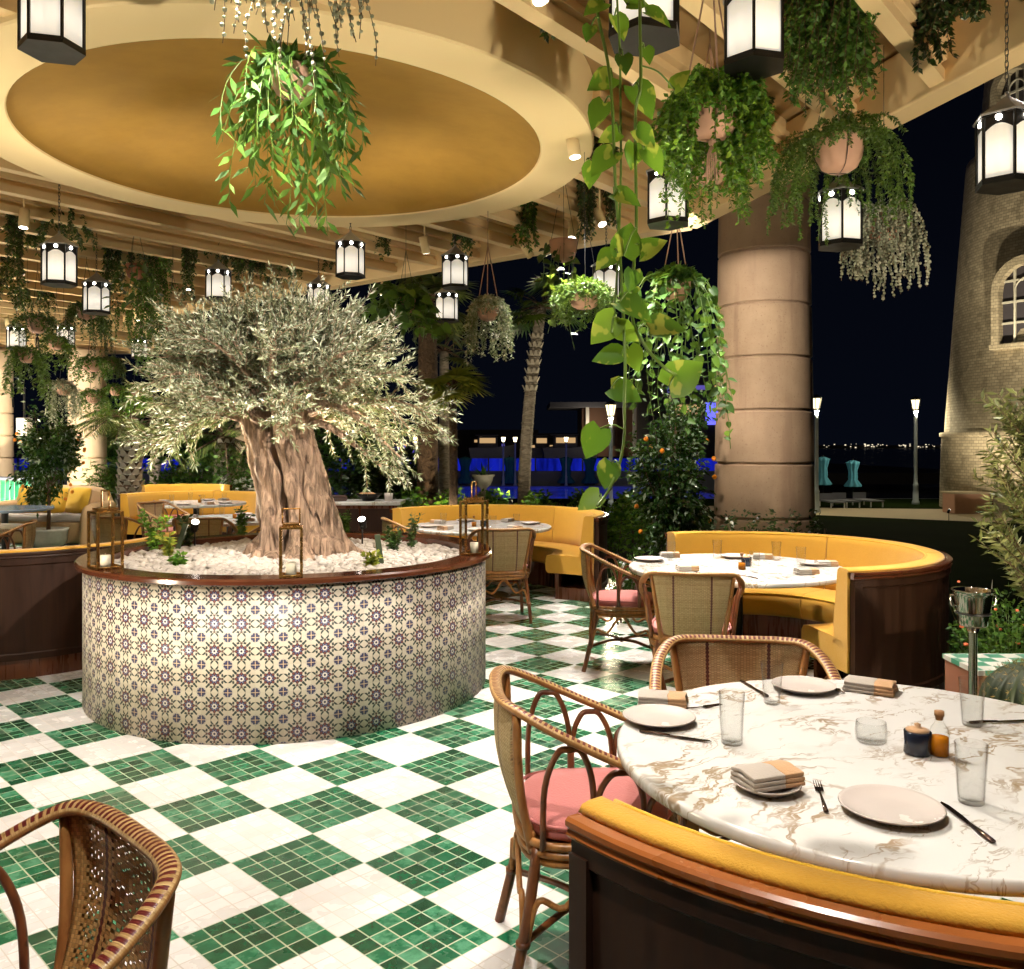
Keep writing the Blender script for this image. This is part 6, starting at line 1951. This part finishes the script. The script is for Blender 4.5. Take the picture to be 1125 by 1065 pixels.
for k, (px, Y) in enumerate(((914, 23.4), (929, 23.7), (953, 23.9))):
    g = P(px, 555, Y); t = thing('low_lounger', ['low pale lounger frame right of the column lamp', 'low pale lounger frame under the lone blue parasol', 'low pale lounger frame left of the path lamp'][k], 'lounger', (g.x, Y, -.03), .1*k, 'loungers by the water'); t.scale = (.62, .62, .62)
    mb = MB(); mb.box((0, 0, .26), (.62, 1.5, .06)); mb.build('bed', M['wall_grey'], t, bevel=.01)
    mb = MB(); mb.box((0, .6, .40), (.62, .05, .34)); mb.build('backrest', M['wall_grey'], t)
    for sx in (-.28, .28):
        for sy in (-.68, .68):
            mb = MB(); mb.box((sx, sy, .115), (.04, .04, .23)); mb.build('leg', M['white_paint'], t)
# wall lantern on the far left column
g = P(20, 458, 17.7); t = thing('wall_lantern', 'pale box lantern on a bracket at the far left column', 'wall lamp', (g.x, 17.92, g.z-.3))
mb = MB(); mb.box((0, 0, .10), (.22, .22, .36)); mb.build('shade', M['bone_white'], t, bevel=.01)
mb = MB(); mb.tube([(-.25, .0, .9), (0, 0, .9), (0, 0, .28)], .02, 6); mb.tube([(-.25, .05, .5), (-.25, -.02, 1.0)], .02, 6); mb.build('bracket', M['black_metal'], t)

# ================================================================ lights of the place, plus added fill spots
def down_fixture(label, x, y, kind='disc', z=None):
    pass
def spot(x, y, z, tgt, power, cone, blend=.55, col=(1, .88, .70), soft=.035, parent=None, name='spot'):
    L = bpy.data.lights.new(name, 'SPOT'); L.energy = power; L.spot_size = math.radians(cone); L.spot_blend = blend; L.color = col; L.shadow_soft_size = soft
    o = bpy.data.objects.new(name, L); COL.objects.link(o); o.location = (x, y, z)
    o.rotation_euler = (V(tgt)-V((x, y, z))).to_track_quat('-Z', 'Y').to_euler()
    return o
def ceiling_spot(label, x, y, tgt, power, cone, col=(1, .925, .82), soft=.04, drop=.42):
    t = thing('ceiling_spotlight', label, 'spotlight', (x, y, ZC-drop), 0, 'cylinder spotlights between the slats')
    d = (V(tgt)-V((x, y, ZC-drop))).normalized()
    mb = MB(); mb.tube([(0, 0, .03), (0, 0, drop-.004)], .009, 8); mb.build('stem', M['ring_paint'], t)
    mb = MB(); mb.tube([-d*.09, -d*.085, d*.075], [.036, .042, .042], 18); mb.build('housing', M['ring_paint'], t)
    mb = MB(); mb.tube([d*.072, d*.0765], .034, 16); mb.build('lens', M['downlight'], t)
    p = V((x, y, ZC-drop))+d*.085
    o = spot(0, 0, 0, (0, 0, -1), power, cone, .6, col, soft); o.parent = t; o.location = d*.085; o.rotation_euler = d.to_track_quat('-Z', 'Y').to_euler()
W = (1, .90, .74)
CS = [(-.9, .6, (-1.4, 4.7, .3), 170, 26, 'added cylinder spotlight turned to the front of the planter, out of view'),  # unseen, added to lighten the planter front
      (-2.7, 3.2, (-1.55, 6.0, 1.2), 420, 24, 'cylinder spotlight turned to the olive trunk, out of view'),
      (.55, 8.0, (.1, 7.1, 0), 460, 86, 'added cylinder spotlight over the floor between planter and far table'),  # added to brighten the floor behind the planter
      (2.0, 1.5, (-.6, 5.1, .45), 640, 26, 'added cylinder spotlight turned to the planter from the right, out of view'),  # unseen lamp added for the planter's dark right side
      (2.0, 5.6, (1.5, 6.6, .5), 300, 80, 'cylinder spotlight near the right roof edge over the middle banquette'),
      (-9.2, 15.2, (-9.6, 18.2, 1.6), 700, 80, 'added cylinder spotlight turned to the sand columns at the left'),  # put in to lift the dark left columns
      (-6.0, 15.0, (-5.6, 17.4, .8), 600, 90, 'added cylinder spotlight turned to the bushes beyond the left tables'),  # put in to brighten the far left
      (1.25, 7.35, (3.0, 10.6, 2.6), 580, 62, 'cylinder spotlight at the roof corner turned to the stone column'),
      (.15, 8.8, (1.7, 10.1, 1.3), 300, 60, 'added cylinder spotlight at the roof edge turned to the dense orange tree'),  # added because the tree came out too dark
      (.75, 3.0, (-1.45, 6.0, 1.95), 1200, 48, 'added cylinder spotlight turned to the olive crown, out of view'),  # unseen, added to light the crown from the front
      (-3.6, 1.0, (-2.1, 4.8, .45), 460, 26, 'added cylinder spotlight turned to the planter from the left, out of view'),  # unseen, added to even out the planter's left side
      (.40, 5.75, (.9, 5.2, 0), 500, 84, 'white cylinder spotlight hanging right of the dome ring'),
      (.10, 3.75, (.95, 2.6, .7), 370, 70, 'cylinder spotlight above the nearest table, out of view'),
      (.75, 7.55, (1.6, 6.1, .7), 420, 66, 'cylinder spotlight above the middle table, near the roof edge'),
      (-.85, 8.6, (-.3, 9.5, .7), 420, 70, 'cylinder spotlight above the far table, behind the dome ring'),
      (-1.0, 2.9, (-1.1, 4.4, 0), 330, 84, 'cylinder spotlight over the chequered floor, out of view'),
      (-3.3, 2.6, (-3.3, 3.6, 0), 300, 88, 'cylinder spotlight at the left over the floor, out of view'),
      (-.2, 1.0, (-.4, 1.9, 0), 260, 84, 'cylinder spotlight above the viewer'),
      (-4.2, 7.6, (-4.2, 7.2, .6), 300, 80, 'cylinder spotlight over the left bench, hidden by the ring'),
      (-3.9, 10.6, (-3.6, 10.6, .7), 380, 84, 'cylinder spotlight over the nearer back-left table'),
      (-5.6, 13.2, (-5.2, 13.4, .7), 480, 84, 'cylinder spotlight over the small yellow banquette'),
      (-8.0, 14.0, (-8.2, 15.6, .9), 560, 92, 'cylinder spotlight over the wicker sofa'),
      (-7.2, 10.4, (-7.0, 10.8, .4), 420, 92, 'cylinder spotlight over the grey blue round table'),
      (2.4, 3.9, (2.6, 5.0, .4), 260, 76, 'cylinder spotlight over the flower bed, out of view'),
      (-1.6, 11.0, (-1.9, 11.4, .6), 160, 80, 'cylinder spotlight over the service console')]
for x, y, tg, pw, cn, lab in CS: ceiling_spot(lab, x, y, tg, pw, cn)
# two tiny recessed lights seen between the slats at the left
for px, py, lab in ((203, 274, 'tiny recessed ceiling light between slats left of the olive crown'), (83, 316, 'tiny recessed ceiling light beside the second left lantern'), (5, 351, 'tiny recessed ceiling light at the left edge'), (483, 237, 'tiny recessed ceiling light left of the clump over the lantern pair')):
    Y = (ZC-CH)*F/(HY-py); g = P(px, py, Y); t = thing('recessed_light', lab, 'ceiling light', (g.x, g.y, ZC-.03), 0, 'tiny recessed ceiling lights')
    mb = MB(); mb.lathe([(.05, .029), (.055, 0), (.042, .0), (.040, .012), (0, .012)], 20); mb.build('trim', M['white_paint'], t)
    mb = MB(); mb.lathe([(0, .006), (.039, .006), (.039, .002), (0, .002)], 20); mb.build('lens', M['downlight'], t)

# uplights in the gravel bed around the trunk
spike_spot(398, 574, 6.65, 'bright spotlight in the gravel right of the olive trunk', .86, tgt=(PX+.25, PY-.45, 2.5), power=380, cone=112, soft=.22)
spike_spot(214, 577, 6.55, 'bright spotlight in the gravel left of the olive trunk', .86, tgt=(PX-.3, PY-.45, 2.5), power=380, cone=112, soft=.22)
# garden uplights: column, hedge, fan palm, left bushes, tower; then added fills for ceiling, plants and columns
spike_spot(CX+F*2.2/8.6, HY+F*(CH-.25)/8.6, 8.6, 'garden spotlight at the foot of the stone column', -.03, tgt=(3.08, 10.6, 2.0), power=60, cone=80, grp='garden spotlights')
spike_spot(561, 552, 13.0, 'garden spotlight glaring in the hedge below the slender palm', -.03, tgt=(.3, 17, 3.0), power=300, cone=70, grp='garden spotlights')
spike_spot(CX-F*.95/11.9, HY+F*(CH-.2)/11.9, 11.9, 'garden spotlight hidden behind the far banquette', -.03, tgt=(-.6, 13.4, 1.2), power=260, cone=90, grp='garden spotlights')
spike_spot(CX-F*5.6/16.0, HY+F*(CH-.3)/16.0, 16.0, 'garden spotlight in the bushes left of the olive', -.03, tgt=(-6.2, 17.4, 2.2), power=600, cone=110, grp='garden spotlights')
spike_spot(CX+F*9.4/19.0, HY+F*(CH-.2)/19.0, 19.0, 'garden spotlight on the lawn before the tower', -.03, tgt=(13.0, 21.5, 5.0), power=950, cone=100, grp='garden spotlights')
spike_spot(CX+F*10.4/17.5, HY+F*(CH-.2)/17.5, 17.5, 'added spotlight in the dark lawn, tilted to the tower top', -.03, tgt=(13.6, 21.5, 10.0), power=2200, cone=60, grp='garden spotlights')  # second tower flood, added to brighten the upper wall
spike_spot(CX+F*2.75/4.4, HY+F*(CH-.42)/4.4, 4.4, 'added uplight in the right flower bed', .34, tgt=(1.6, 5.2, 3.9), power=70, cone=140, grp='garden spotlights')  # added to lighten the ceiling and hanging plants above
spike_spot(CX-F*7.9/11.0, HY+F*(CH-.2)/11.0, 11.0, 'added uplight beyond the left edge, washing the slats', -.0, tgt=(-6.5, 11.5, 3.9), power=800, cone=150, soft=.1, grp='garden spotlights')  # unseen, added to brighten the left part of the ceiling
spike_spot(CX+F*2.75/1.3, HY+F*(CH-.5)/1.3, 1.3, 'added fill spotlight right of the viewer, out of view', -.0, tgt=(1.1, 4.6, 3.4), power=520, cone=120, soft=.06, grp='garden spotlights')  # unseen fill, added to brighten ceiling and hanging plants at the right
spike_spot(CX-F*4.6/2.6, HY+F*(CH-.4)/2.6, 2.6, 'added fill spotlight left of the viewer, out of view', -.0, tgt=(-1.3, 4.8, 3.3), power=420, cone=120, soft=.08, grp='garden spotlights')  # unseen fill, added to brighten ceiling and plants at the left
spike_spot(CX-F*9.2/15.6, HY+F*(CH-.3)/15.6, 15.6, 'added spotlight at the foot of the sand columns', -.0, tgt=(-9.6, 18.2, 2.6), power=500, cone=120, grp='garden spotlights')  # added to light the pale columns from below

# ================================================================ sky, camera, render
w = bpy.data.worlds.new('World'); scene.world = w; w.use_nodes = True
nt = w.node_tree; bg = nt.nodes['Background']
tc = nt.nodes.new('ShaderNodeTexCoord'); sx = nt.nodes.new('ShaderNodeSeparateXYZ'); rp = nt.nodes.new('ShaderNodeValToRGB')
nt.links.new(tc.outputs['Generated'], sx.inputs[0]); nt.links.new(sx.outputs[2], rp.inputs[0])
rp.color_ramp.elements[0].color = (.0015, .0022, .0048, 1); rp.color_ramp.elements[0].position = 0.0
rp.color_ramp.elements[1].color = (.0006, .0008, .0018, 1); rp.color_ramp.elements[1].position = .5
nt.links.new(rp.outputs[0], bg.inputs[0]); bg.inputs[1].default_value = 1.0
cam = bpy.data.cameras.new('camera'); co = bpy.data.objects.new('camera', cam); COL.objects.link(co)
co.location = (0, 0, CH); co.rotation_euler = (PI/2, 0, 0)
cam.sensor_fit = 'HORIZONTAL'; cam.sensor_width = 36.0; cam.lens = F/1125*36; cam.shift_y = -42.5/1125
cam.clip_start = .05; cam.clip_end = 3000
scene.camera = co
scene.view_settings.view_transform = 'Standard'; scene.view_settings.look = 'None'
scene.view_settings.exposure = 0.28; scene.view_settings.gamma = 1.0
c = scene.cycles
c.max_bounces = 7; c.diffuse_bounces = 4; c.glossy_bounces = 4; c.transmission_bounces = 6; c.transparent_max_bounces = 14
c.sample_clamp_indirect = 4.0; c.use_denoising = True; c.caustics_reflective = False; c.caustics_refractive = False
c.use_light_tree = True
